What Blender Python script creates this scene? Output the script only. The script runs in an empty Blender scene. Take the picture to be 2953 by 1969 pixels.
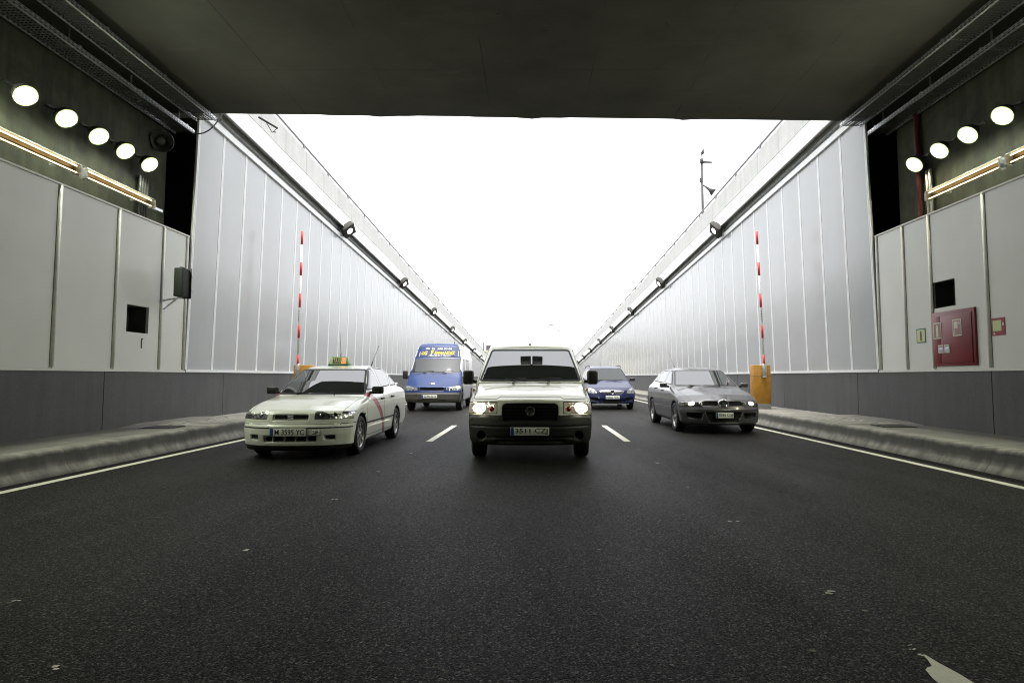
import bpy, bmesh, math, random
import numpy as np
from mathutils import Vector, Matrix
R = math.radians
random.seed(7)
SC = bpy.context.scene
COL = SC.collection

# ------------------------------------------------------------------ camera, sky, sun, exposure
cam = bpy.data.cameras.new("camera")
cam.sensor_width = 36.0
cam.lens = 21.734
cam.shift_x = -0.01956
cam.shift_y = -0.00778
cam.clip_start = 0.05
cam.clip_end = 3000
camo = bpy.data.objects.new("camera", cam)
COL.objects.link(camo)
camo.location = (0, 0, 1.175)
camo.rotation_euler = (R(94.0), 0, 0)
SC.camera = camo

SUN_EL, SUN_AZ = R(82), R(180)      # azimuth measured from +Y towards +X
world = bpy.data.worlds.new("World")
SC.world = world
world.use_nodes = True
wn = world.node_tree
wn.nodes.clear()
sky = wn.nodes.new("ShaderNodeTexSky")
sky.sky_type = 'NISHITA'
sky.sun_disc = False
sky.sun_elevation = SUN_EL
sky.sun_rotation = SUN_AZ
sky.air_density = 1.0
sky.dust_density = 3.5
sky.ozone_density = 1.0
hs = wn.nodes.new("ShaderNodeHueSaturation")
hs.inputs['Saturation'].default_value = 0.12
bgn = wn.nodes.new("ShaderNodeBackground")
bgn.inputs['Strength'].default_value = 0.15
wo = wn.nodes.new("ShaderNodeOutputWorld")
wn.links.new(sky.outputs[0], hs.inputs['Color'])
wn.links.new(hs.outputs[0], bgn.inputs['Color'])
wn.links.new(bgn.outputs[0], wo.inputs['Surface'])

sl = bpy.data.lights.new("sun", 'SUN')
sl.energy = 0.6
sl.angle = R(25)
sl.color = (1.0, 0.97, 0.92)
slo = bpy.data.objects.new("sun", sl)
COL.objects.link(slo)
sdir = Vector((math.sin(SUN_AZ) * math.cos(SUN_EL), math.cos(SUN_AZ) * math.cos(SUN_EL), math.sin(SUN_EL)))
slo.rotation_euler = sdir.to_track_quat('Z', 'Y').to_euler()
slo.location = (0, 30, 40)

SC.view_settings.view_transform = 'Standard'
SC.view_settings.look = 'None'
SC.view_settings.gamma = 1.0
SC.view_settings.use_curve_mapping = False
SC.view_settings.exposure = 2.0
SC.cycles.use_denoising = True
SC.cycles.filter_width = 1.1
SC.cycles.max_bounces = 8
SC.cycles.diffuse_bounces = 4
SC.cycles.glossy_bounces = 4
SC.cycles.sample_clamp_indirect = 6.0

# ------------------------------------------------------------------ materials
def newmat(name):
    m = bpy.data.materials.new(name)
    m.use_nodes = True
    nt = m.node_tree
    b = nt.nodes["Principled BSDF"]
    return m, nt, b

def N(nt, kind, **kw):
    n = nt.nodes.new(kind)
    for k, v in kw.items():
        setattr(n, k, v)
    return n

def objco(nt, scale=(1, 1, 1)):
    tc = N(nt, "ShaderNodeTexCoord")
    mp = N(nt, "ShaderNodeMapping")
    mp.inputs['Scale'].default_value = scale
    nt.links.new(tc.outputs['Object'], mp.inputs['Vector'])
    return mp.outputs['Vector']

def noise(nt, vec, scale, detail=4, rough=0.55):
    n = N(nt, "ShaderNodeTexNoise")
    n.inputs['Scale'].default_value = scale
    n.inputs['Detail'].default_value = detail
    n.inputs['Roughness'].default_value = rough
    nt.links.new(vec, n.inputs['Vector'])
    return n.outputs['Fac']

def ramp(nt, fac, stops):
    r = N(nt, "ShaderNodeValToRGB")
    el = r.color_ramp.elements
    while len(el) > 1:
        el.remove(el[-1])
    el[0].position = stops[0][0]
    el[0].color = (*stops[0][1], 1)
    for p, c in stops[1:]:
        e = el.new(p)
        e.color = (*c, 1)
    nt.links.new(fac, r.inputs['Fac'])
    return r.outputs['Color']

def mixc(nt, fac, a, b, mode='MIX'):
    m = N(nt, "ShaderNodeMix")
    m.data_type = 'RGBA'
    m.blend_type = mode
    for sock, v in ((m.inputs[0], fac), (m.inputs[6], a), (m.inputs[7], b)):
        if isinstance(v, (int, float)):
            sock.default_value = v
        elif isinstance(v, tuple):
            sock.default_value = (*v, 1)
        else:
            nt.links.new(v, sock)
    return m.outputs[2]

def math_(nt, op, a, b=None, c=None):
    m = N(nt, "ShaderNodeMath", operation=op)
    for i, v in enumerate((a, b, c)):
        if v is None:
            continue
        if isinstance(v, (int, float)):
            m.inputs[i].default_value = v
        else:
            nt.links.new(v, m.inputs[i])
    return m.outputs[0]

def bump(nt, b, h, strength, dist):
    bn = N(nt, "ShaderNodeBump")
    bn.inputs['Strength'].default_value = strength
    bn.inputs['Distance'].default_value = dist
    nt.links.new(h, bn.inputs['Height'])
    nt.links.new(bn.outputs[0], b.inputs['Normal'])

def pm(name, col, rough=0.5, metal=0.0, coat=0.0, var=0.0, vscale=6.0, bmp=0.0, bscale=60.0, spec=0.5):
    m, nt, b = newmat(name)
    b.inputs['Base Color'].default_value = (*col, 1)
    b.inputs['Roughness'].default_value = rough
    b.inputs['Metallic'].default_value = metal
    b.inputs['Coat Weight'].default_value = coat
    b.inputs['Coat Roughness'].default_value = 0.04
    b.inputs['Specular IOR Level'].default_value = spec
    if var > 0 or bmp > 0:
        v = objco(nt)
    if var > 0:
        f = noise(nt, v, vscale, 6, 0.6)
        lo = tuple(c * (1 - var) for c in col)
        hi = tuple(min(1, c * (1 + var)) for c in col)
        nt.links.new(ramp(nt, f, [(0.3, lo), (0.7, hi)]), b.inputs['Base Color'])
    if bmp > 0:
        bump(nt, b, noise(nt, v, bscale, 3), bmp, 0.01)
    return m

def emis(name, col, strength):
    m, nt, b = newmat(name)
    b.inputs['Base Color'].default_value = (*col, 1)
    b.inputs['Emission Color'].default_value = (*col, 1)
    b.inputs['Emission Strength'].default_value = strength
    return m

def sepxyz(nt, vec):
    s = N(nt, "ShaderNodeSeparateXYZ")
    nt.links.new(vec, s.inputs[0])
    return s.outputs

def line_mask(nt, coord, period, width, offset=0.0):
    """1 on thin lines at every period of a coordinate."""
    a = math_(nt, 'ADD', coord, offset + period * 1000)
    f = math_(nt, 'MODULO', a, period)
    return math_(nt, 'LESS_THAN', f, width)

def road_mat():
    m, nt, b = newmat("asphalt")
    v = objco(nt)
    fine = noise(nt, v, 210, 2, 0.7)
    vor = N(nt, "ShaderNodeTexVoronoi")
    vor.inputs['Scale'].default_value = 125
    nt.links.new(v, vor.inputs['Vector'])
    stone = ramp(nt, vor.outputs['Color'], [(0.0, (0.001, 0.001, 0.0008)), (0.5, (0.003, 0.0028, 0.002)), (0.5, (0.004, 0.0038, 0.0029)), (0.72, (0.036, 0.0335, 0.026)), (1.0, (0.19, 0.176, 0.137))])
    c1 = mixc(nt, 0.35, stone, ramp(nt, fine, [(0.42, (0.002, 0.002, 0.0016)), (0.7, (0.030, 0.0285, 0.023))]))
    big = noise(nt, objco(nt, (1.0, 0.22, 1)), 0.9, 5, 0.6)
    c2 = mixc(nt, 1.0, c1, ramp(nt, big, [(0.3, (0.46, 0.46, 0.45)), (0.7, (0.70, 0.695, 0.68))]), 'MULTIPLY')
    clump = noise(nt, v, 44, 3, 0.75)
    c2 = mixc(nt, 1.0, c2, ramp(nt, clump, [(0.38, (0.28,) * 3), (0.5, (0.9,) * 3), (0.64, (2.2,) * 3)]), 'MULTIPLY')
    # wheel tracks of the three lanes, worn a little smoother
    x, y, z = sepxyz(nt, v)
    wv = math_(nt, 'ADD', x, math_(nt, 'MULTIPLY', noise(nt, objco(nt, (0.3, 0.12, 1)), 0.8, 3), 0.35))
    tr = math_(nt, 'SINE', math_(nt, 'MULTIPLY', math_(nt, 'ADD', wv, 0.72), 2 * math.pi / 1.78))
    c2 = mixc(nt, 1.0, c2, ramp(nt, math_(nt, 'MULTIPLY_ADD', tr, 0.5, 0.5), [(0.2, (0.86,) * 3), (0.85, (1.16,) * 3)]), 'MULTIPLY')
    nt.links.new(c2, b.inputs['Base Color'])
    nt.links.new(ramp(nt, big, [(0.3, (0.46,) * 3), (0.7, (0.60,) * 3)]), b.inputs['Roughness'])
    gl = math_(nt, 'MULTIPLY', ramp(nt, vor.outputs['Color'], [(0.0, (0.045,) * 3), (0.5, (0.065,) * 3), (0.72, (0.15,) * 3), (1.0, (0.40,) * 3)]), ramp(nt, clump, [(0.36, (0.5,) * 3), (0.62, (1.0,) * 3)]))
    nt.links.new(gl, b.inputs['Specular IOR Level'])
    h = math_(nt, 'ADD', fine, math_(nt, 'MULTIPLY', vor.outputs['Distance'], -1.2))
    bump(nt, b, h, 0.9, 0.006)
    return m

def concrete_mat(name, col, lines=None, var=0.25, stain=0.0, streak=0.0, rough=0.8, vs=1.2):
    m, nt, b = newmat(name)
    v = objco(nt)
    f = noise(nt, v, vs, 8, 0.62)
    c = ramp(nt, f, [(0.28, tuple(x * (1 - var) for x in col)), (0.72, tuple(x * (1 + var) for x in col))])
    f2 = noise(nt, v, 38, 4, 0.7)
    c = mixc(nt, 1.0, c, ramp(nt, f2, [(0.3, (0.86,) * 3), (0.7, (1.1,) * 3)]), 'MULTIPLY')
    if streak > 0:
        fs = noise(nt, objco(nt, (1, 3.0, 0.35)), 1.6, 6, 0.6)
        c = mixc(nt, 1.0, c, ramp(nt, fs, [(0.38, (1 - streak,) * 3), (0.6, (1.0,) * 3)]), 'MULTIPLY')
    if stain > 0:
        fs = noise(nt, v, 0.5, 5, 0.5)
        c = mixc(nt, 1.0, c, ramp(nt, fs, [(0.52, (1.0,) * 3), (0.62, (1 + stain,) * 3)]), 'MULTIPLY')
    if lines:
        x, y, z = sepxyz(nt, v)
        k = None
        for (ax, per, w, off, dark) in lines:
            lm = line_mask(nt, (x, y, z)[ax], per, w, off)
            lm = math_(nt, 'MULTIPLY', lm, dark)
            k = lm if k is None else math_(nt, 'MAXIMUM', k, lm)
        c = mixc(nt, k, c, tuple(x * 0.15 for x in col))
    nt.links.new(c, b.inputs['Base Color'])
    b.inputs['Roughness'].default_value = rough
    b.inputs['Specular IOR Level'].default_value = 0.25
    bump(nt, b, f2, 0.25, 0.006)
    return m

def panel_mat(name, col, rough, var=0.05):
    """Enamelled cladding: each panel a touch different (the tone follows its place along the wall), faint dirt."""
    m, nt, b = newmat(name)
    v = objco(nt)
    f = noise(nt, v, 0.7, 5, 0.55)
    c = ramp(nt, f, [(0.3, tuple(x * (1 - var) for x in col)), (0.7, tuple(min(1, x * (1 + var)) for x in col))])
    oi = N(nt, "ShaderNodeObjectInfo")
    c = mixc(nt, 1.0, c, ramp(nt, oi.outputs['Random'], [(0.0, (0.95,) * 3), (1.0, (1.03,) * 3)]), 'MULTIPLY')
    f2 = noise(nt, objco(nt, (1, 0.9, 0.3)), 1.6, 5, 0.5)
    c = mixc(nt, 1.0, c, ramp(nt, f2, [(0.35, (0.965, 0.965, 0.96)), (0.6, (1.0,) * 3)]), 'MULTIPLY')
    nt.links.new(c, b.inputs['Base Color'])
    nt.links.new(ramp(nt, f2, [(0.3, (rough + 0.05,) * 3), (0.7, (rough,) * 3)]), b.inputs['Roughness'])
    bump(nt, b, noise(nt, v, 1.2, 1), 0.008, 0.02)
    return m

def paint_mat(name, col, flake=0.0, dirt=0.25, rough=0.32, coat=1.0, spec=0.5):
    m, nt, b = newmat(name)
    b.inputs['Specular IOR Level'].default_value = spec
    v = objco(nt)
    f = noise(nt, v, 9, 7, 0.65)
    c = ramp(nt, f, [(0.3, tuple(x * (1 - 0.05) for x in col)), (0.7, col)])
    fd = noise(nt, objco(nt, (1, 1, 2.2)), 3.0, 8, 0.7)
    dm = math_(nt, 'MULTIPLY', ramp(nt, fd, [(0.5, (0, 0, 0)), (0.72, (1, 1, 1))]), dirt)
    c = mixc(nt, dm, c, tuple(0.55 * x + 0.06 for x in col))
    nt.links.new(c, b.inputs['Base Color'])
    b.inputs['Metallic'].default_value = flake
    b.inputs['Roughness'].default_value = rough
    b.inputs['Coat Weight'].default_value = coat
    b.inputs['Coat Roughness'].default_value = 0.05
    return m

def kerb_mat():
    m, nt, b = newmat("kerb_concrete")
    v = objco(nt)
    x, y, z = sepxyz(nt, v)
    f = noise(nt, objco(nt, (1, 2.2, 0.7)), 2.6, 8, 0.62)
    c = ramp(nt, f, [(0.3, (0.10, 0.096, 0.081)), (0.7, (0.30, 0.29, 0.25))])
    # tyre and water grime: a wandering dark band high on the face
    wob = noise(nt, objco(nt, (0.4, 1.3, 0.3)), 1.7, 6, 0.6)
    zz = math_(nt, 'ADD', z, math_(nt, 'MULTIPLY', math_(nt, 'SUBTRACT', wob, 0.5), 0.17))
    band = ramp(nt, zz, [(0.0, (0.4,) * 3), (0.04, (0.08,) * 3), (0.095, (0.0,) * 3), (0.155, (0.85,) * 3), (0.235, (1.0,) * 3), (0.272, (0.45,) * 3), (0.30, (0.0,) * 3)])
    c = mixc(nt, math_(nt, 'MULTIPLY', band, 0.88), c, (0.045, 0.045, 0.036))
    lm = line_mask(nt, y, 2.0, 0.014, 0.3)
    c = mixc(nt, math_(nt, 'MULTIPLY', lm, 0.6), c, (0.05, 0.05, 0.045))
    nt.links.new(c, b.inputs['Base Color'])
    b.inputs['Roughness'].default_value = 0.85
    bump(nt, b, noise(nt, v, 30, 5, 0.7), 0.4, 0.01)
    return m

def tile_mat():
    m, nt, b = newmat("pavement_tiles")
    v = objco(nt)
    br = N(nt, "ShaderNodeTexBrick")
    br.inputs['Scale'].default_value = 1.0
    br.inputs['Brick Width'].default_value = 0.4
    br.inputs['Row Height'].default_value = 0.2
    br.inputs['Mortar Size'].default_value = 0.012
    br.inputs['Color1'].default_value = (0.30, 0.285, 0.245, 1)
    br.inputs['Color2'].default_value = (0.23, 0.222, 0.195, 1)
    br.inputs['Mortar'].default_value = (0.12, 0.11, 0.10, 1)
    nt.links.new(v, br.inputs['Vector'])
    f = noise(nt, v, 2.5, 7, 0.65)
    c = mixc(nt, 1.0, br.outputs['Color'], ramp(nt, f, [(0.3, (0.6, 0.6, 0.57)), (0.7, (1.15,) * 3)]), 'MULTIPLY')
    nt.links.new(c, b.inputs['Base Color'])
    b.inputs['Roughness'].default_value = 0.85
    bump(nt, b, br.outputs['Fac'], -0.4, 0.01)
    return m

def ceiling_mat():
    m, nt, b = newmat("ceiling_concrete")
    v = objco(nt)
    x, y, z = sepxyz(nt, v)
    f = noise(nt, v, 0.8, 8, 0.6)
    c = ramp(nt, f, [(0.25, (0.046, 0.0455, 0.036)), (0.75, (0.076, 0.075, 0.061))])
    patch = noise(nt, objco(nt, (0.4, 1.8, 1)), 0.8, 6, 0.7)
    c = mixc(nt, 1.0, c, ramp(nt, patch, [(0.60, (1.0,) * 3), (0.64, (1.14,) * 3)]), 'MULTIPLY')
    wav = noise(nt, v, 3.0, 3)
    xx = math_(nt, 'ADD', x, math_(nt, 'MULTIPLY', wav, 0.02))
    k = math_(nt, 'MULTIPLY', line_mask(nt, xx, 1.92, 0.022, 0.85), ramp(nt, noise(nt, v, 0.6, 4), [(0.40, (0.0,) * 3), (0.62, (0.75,) * 3)]))
    yy = math_(nt, 'ADD', y, math_(nt, 'MULTIPLY', wav, 0.02))
    k2 = math_(nt, 'MULTIPLY', line_mask(nt, yy, 4.0, 0.02, 1.38), ramp(nt, noise(nt, v, 0.5, 4), [(0.40, (0.0,) * 3), (0.62, (0.75,) * 3)]))
    k = math_(nt, 'MAXIMUM', k, k2)
    spots = noise(nt, v, 7, 2)
    k = math_(nt, 'MAXIMUM', k, ramp(nt, spots, [(0.74, (0,) * 3), (0.76, (0.8,) * 3)]))
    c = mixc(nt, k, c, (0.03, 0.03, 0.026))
    nt.links.new(c, b.inputs['Base Color'])
    b.inputs['Roughness'].default_value = 0.85
    b.inputs['Specular IOR Level'].default_value = 0.15
    bump(nt, b, noise(nt, v, 12, 6, 0.6), 0.15, 0.01)
    return m

def worn_paint_mat():
    m, nt, b = newmat("road_paint")
    v = objco(nt)
    f = noise(nt, v, 45, 6, 0.75)
    c = ramp(nt, f, [(0.24, (0.10, 0.10, 0.08)), (0.33, (0.56, 0.545, 0.43)), (0.8, (0.72, 0.70, 0.57))])
    nt.links.new(c, b.inputs['Base Color'])
    b.inputs['Roughness'].default_value = 0.6
    return m

def asphalt_patch_mat():
    return pm("spilled_paint", (0.085, 0.088, 0.05), 0.7, var=0.5, vscale=40)

def lamp_reflector_mat(name, tint):
    m, nt, b = newmat(name)
    v = objco(nt)
    vo = N(nt, "ShaderNodeTexVoronoi")
    vo.inputs['Scale'].default_value = 16
    nt.links.new(v, vo.inputs['Vector'])
    nt.links.new(ramp(nt, vo.outputs['Distance'], [(0.0, tuple(min(1, x * 1.5) for x in tint)), (0.5, tint), (0.9, tuple(x * 0.3 for x in tint))]), b.inputs['Base Color'])
    b.inputs['Metallic'].default_value = 0.85
    b.inputs['Roughness'].default_value = 0.18
    b.inputs['Coat Weight'].default_value = 1.0
    b.inputs['Coat Roughness'].default_value = 0.02
    bump(nt, b, vo.outputs['Distance'], 0.25, 0.03)
    return m

M = {}
M['road'] = road_mat()
M['line'] = worn_paint_mat()
M['spill'] = asphalt_patch_mat()
M['kerb'] = kerb_mat()
M['pave'] = concrete_mat("pavement_concrete", (0.145, 0.141, 0.12), var=0.3, lines=[(1, 2.0, 0.012, 0.0, 0.7)])
M['tiles'] = tile_mat()
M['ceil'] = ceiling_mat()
M['soil'] = pm("soil", (0.16, 0.13, 0.09), 0.9, var=0.4, vscale=0.3)
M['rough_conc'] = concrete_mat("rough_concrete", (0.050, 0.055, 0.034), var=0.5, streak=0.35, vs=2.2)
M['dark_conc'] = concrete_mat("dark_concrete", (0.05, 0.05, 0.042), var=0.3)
M['ramp_panel'] = panel_mat("ramp_cladding", (0.42, 0.428, 0.432), 0.13, 0.03)
M['ramp_strip'] = pm("white_strip", (0.80, 0.81, 0.80), 0.35, var=0.05)
M['lining'] = panel_mat("lining_enamel", (0.66, 0.66, 0.615), 0.30)
M['lining_strip'] = pm("lining_strip", (0.68, 0.67, 0.62), 0.4, var=0.08, vscale=14)
M['skirt'] = concrete_mat("skirting_paint", (0.105, 0.106, 0.106), var=0.1, streak=0.12, rough=0.62)
M['cornice'] = concrete_mat("cornice_concrete", (0.66, 0.66, 0.63), lines=[(1, 3.3, 0.02, 0.4, 0.55)], var=0.06, streak=0.08)
M['parapet'] = concrete_mat("parapet_concrete", (0.58, 0.58, 0.555), lines=[(1, 1.66, 0.025, 0.0, 0.5)], var=0.06, streak=0.06)
M['galv'] = pm("galvanised_steel", (0.55, 0.56, 0.56), 0.38, 0.85, var=0.25, vscale=18)
M['galv_dull'] = pm("dull_steel", (0.33, 0.34, 0.33), 0.5, 0.6, var=0.3, vscale=10)
M['tray_dark'] = pm('tray_dark_steel', (0.06, 0.062, 0.058), 0.6, 0.5, var=0.3, vscale=10)
M['rail'] = pm("grey_railing_paint", (0.20, 0.205, 0.215), 0.45, 0.2, var=0.1)
M['black'] = pm("black_plastic", (0.018, 0.018, 0.017), 0.45, var=0.2, vscale=20)
M['rubber'] = pm("rubber", (0.017, 0.017, 0.017), 0.75, var=0.3, vscale=30)
M['seal'] = pm("dark_seal", (0.008, 0.008, 0.008), 0.6, var=0.1)
M['housing'] = pm("lamp_housing", (0.028, 0.026, 0.019), 0.7, 0.0, var=0.2, vscale=12)
M['flood'] = emis("floodlight_glow", (0.95, 1.0, 0.80), 54.0)
M['flood_warm'] = emis("floodlight_warm_glow", (1.0, 0.86, 0.55), 44.0)
M['flood_rim'] = emis('floodlight_halo', (0.90, 1.0, 0.62), 0.9)  # weak emission painted in as a soft halo round the lens
M['flood_edge'] = emis('floodlight_halo_edge', (0.80, 1.0, 0.45), 0.14)  # outer, dimmest step of the painted halo
M['tube'] = emis("tube_glow", (1.0, 0.80, 0.45), 1.0)
M['ramp_lamp'] = emis("ramp_lamp_glow", (1.0, 1.0, 0.96), 1.3)
M['ramp_lamp_warm'] = emis("ramp_lamp_warm_glow", (1.0, 0.86, 0.74), 1.4)
M['reflector'] = pm("lamp_reflector", (0.20, 0.14, 0.07), 0.42, 0.8, var=0.3)
M['beam'] = emis("headlamp_glow", (1.0, 0.90, 0.66), 1.5)
M['headlamp_lit'] = lamp_reflector_mat('headlamp_reflector_lit', (0.50, 0.47, 0.40))
_b = M['headlamp_lit'].node_tree.nodes['Principled BSDF']; _b.inputs['Emission Color'].default_value = (1, .86, .6, 1); _b.inputs['Emission Strength'].default_value = 0.035
M['headlamp'] = lamp_reflector_mat("headlamp_reflector", (0.42, 0.43, 0.42))
M['headlamp_dark'] = lamp_reflector_mat("headlamp_smoked", (0.20, 0.20, 0.19))
M['glass'] = pm("car_glass", (0.022, 0.026, 0.026), 0.015, spec=1.0)
M['glass'].node_tree.nodes['Principled BSDF'].inputs['IOR'].default_value = 1.8
M['glass_open'] = pm('car_glass_dimmed', (0.020, 0.024, 0.024), 0.03, spec=0.5)
M['glass_open'].node_tree.nodes['Principled BSDF'].inputs['IOR'].default_value = 1.42  # same car glass, mirror strength cut to dim open-sky reflections
M['chrome'] = pm("chrome", (0.75, 0.75, 0.75), 0.12, 1.0, var=0.05)
M['alloy'] = pm("alloy_wheel", (0.42, 0.42, 0.41), 0.33, 0.75, var=0.2, vscale=12)
M['steel_wheel'] = pm("steel_wheel", (0.10, 0.10, 0.10), 0.5, 0.4, var=0.3, vscale=12)
M['plate_white'] = pm("plate_white", (0.86, 0.87, 0.78), 0.4, var=0.08, vscale=20)
M['plate_ink'] = pm("plate_ink", (0.02, 0.02, 0.02), 0.5)
M['plate_blue'] = pm("plate_blue", (0.03, 0.07, 0.26), 0.4)
M['bumper_van'] = pm("bumper_plastic", (0.014, 0.0125, 0.0095), 0.48, var=0.3, vscale=7, bmp=0.1, bscale=120)
M['bumper_blue_van'] = pm("bumper_grey_plastic", (0.060, 0.056, 0.047), 0.5, var=0.25, vscale=7)
M['paint_van'] = paint_mat("cream_white_paint", (0.84, 0.84, 0.70), dirt=0.2)
M['paint_taxi'] = paint_mat("taxi_white_paint", (0.84, 0.86, 0.76), dirt=0.12)
M['paint_grey'] = paint_mat("grey_metallic_paint", (0.095, 0.092, 0.094), flake=0.6, dirt=0.08, rough=0.32, coat=0.7)
M['paint_bluevan'] = paint_mat("blue_van_paint", (0.009, 0.030, 0.120), dirt=0.12, coat=0.15, spec=0.3)
M['paint_silver'] = paint_mat("silver_van_paint", (0.60, 0.62, 0.66), flake=0.2, dirt=0.15)
M['paint_navy'] = paint_mat("navy_paint", (0.003, 0.006, 0.045), flake=0.0, dirt=0.05, coat=0.3)
M['red_stripe'] = pm("red_stripe", (0.45, 0.05, 0.07), 0.35, coat=0.6)
M['red'] = pm("red_band", (0.62, 0.03, 0.03), 0.4)
M['white'] = pm("white_band", (0.80, 0.80, 0.78), 0.4, var=0.05)
M['orange_box'] = pm("ochre_cabinet_paint", (0.42, 0.20, 0.022), 0.5, var=0.14, vscale=7, bmp=0.1, bscale=40)
M['plinth'] = concrete_mat("plinth_concrete", (0.28, 0.28, 0.27), var=0.15)
M['fire_red'] = pm("fire_cabinet_red", (0.17, 0.008, 0.012), 0.4, var=0.14, vscale=4)
M['sign_red'] = pm("sign_red", (0.26, 0.01, 0.02), 0.4)
M['sign_pink'] = pm("faded_sign_red", (0.30, 0.15, 0.15), 0.4)
M['sign_pale'] = pm("sign_pale_green", (0.52, 0.58, 0.30), 0.5)
M['sign_cream'] = pm("sign_cream", (0.62, 0.62, 0.50), 0.5)
M['sign_green'] = pm("sign_green", (0.01, 0.11, 0.06), 0.4)
M['taxi_green'] = pm("taxi_sign_green", (0.16, 0.38, 0.10), 0.35)
M['taxi_pale'] = pm("taxi_sign_pale", (0.62, 0.68, 0.34), 0.4)
M['taxi_amber'] = emis("taxi_amber_glow", (1.0, 0.26, 0.07), 0.22)
M['letter_yellow'] = pm("letter_yellow", (0.80, 0.62, 0.10), 0.7, spec=0.1)
M['letter_white'] = pm("letter_white", (0.72, 0.73, 0.76), 0.7, spec=0.1)
M['indicator'] = pm("indicator_orange", (0.62, 0.20, 0.03), 0.2, coat=1.0)
M['pipe_red'] = pm("red_pipe", (0.06, 0.008, 0.006), 0.7, var=0.2)
M['green_box'] = pm("dark_green_signal", (0.008, 0.014, 0.006), 0.7, var=0.2)
M['visor'] = pm("grey_visor", (0.34, 0.35, 0.33), 0.45)
M['cream_wall'] = concrete_mat("cream_render", (0.62, 0.60, 0.48), var=0.08)
M['lamp_grey'] = pm("grey_mast_paint", (0.07, 0.07, 0.072), 0.6, 0.0, var=0.1, spec=0.2)
M['tail'] = pm("tail_lamp_red", (0.35, 0.02, 0.02), 0.15, coat=1.0)
M['headrest'] = pm("dark_cloth", (0.03, 0.03, 0.032), 0.9)

# ------------------------------------------------------------------ mesh helpers
def tag(o, label=None, cat=None, group=None, kind=None):
    if label: o['label'] = label
    if cat: o['category'] = cat
    if group: o['group'] = group
    if kind: o['kind'] = kind
    return o

def empty(name, loc=(0, 0, 0), rz=0.0, parent=None):
    o = bpy.data.objects.new(name, None)
    o.empty_display_size = 0.2
    o.location = loc
    o.rotation_euler = (0, 0, rz)
    COL.objects.link(o)
    if parent: o.parent = parent
    return o

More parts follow.
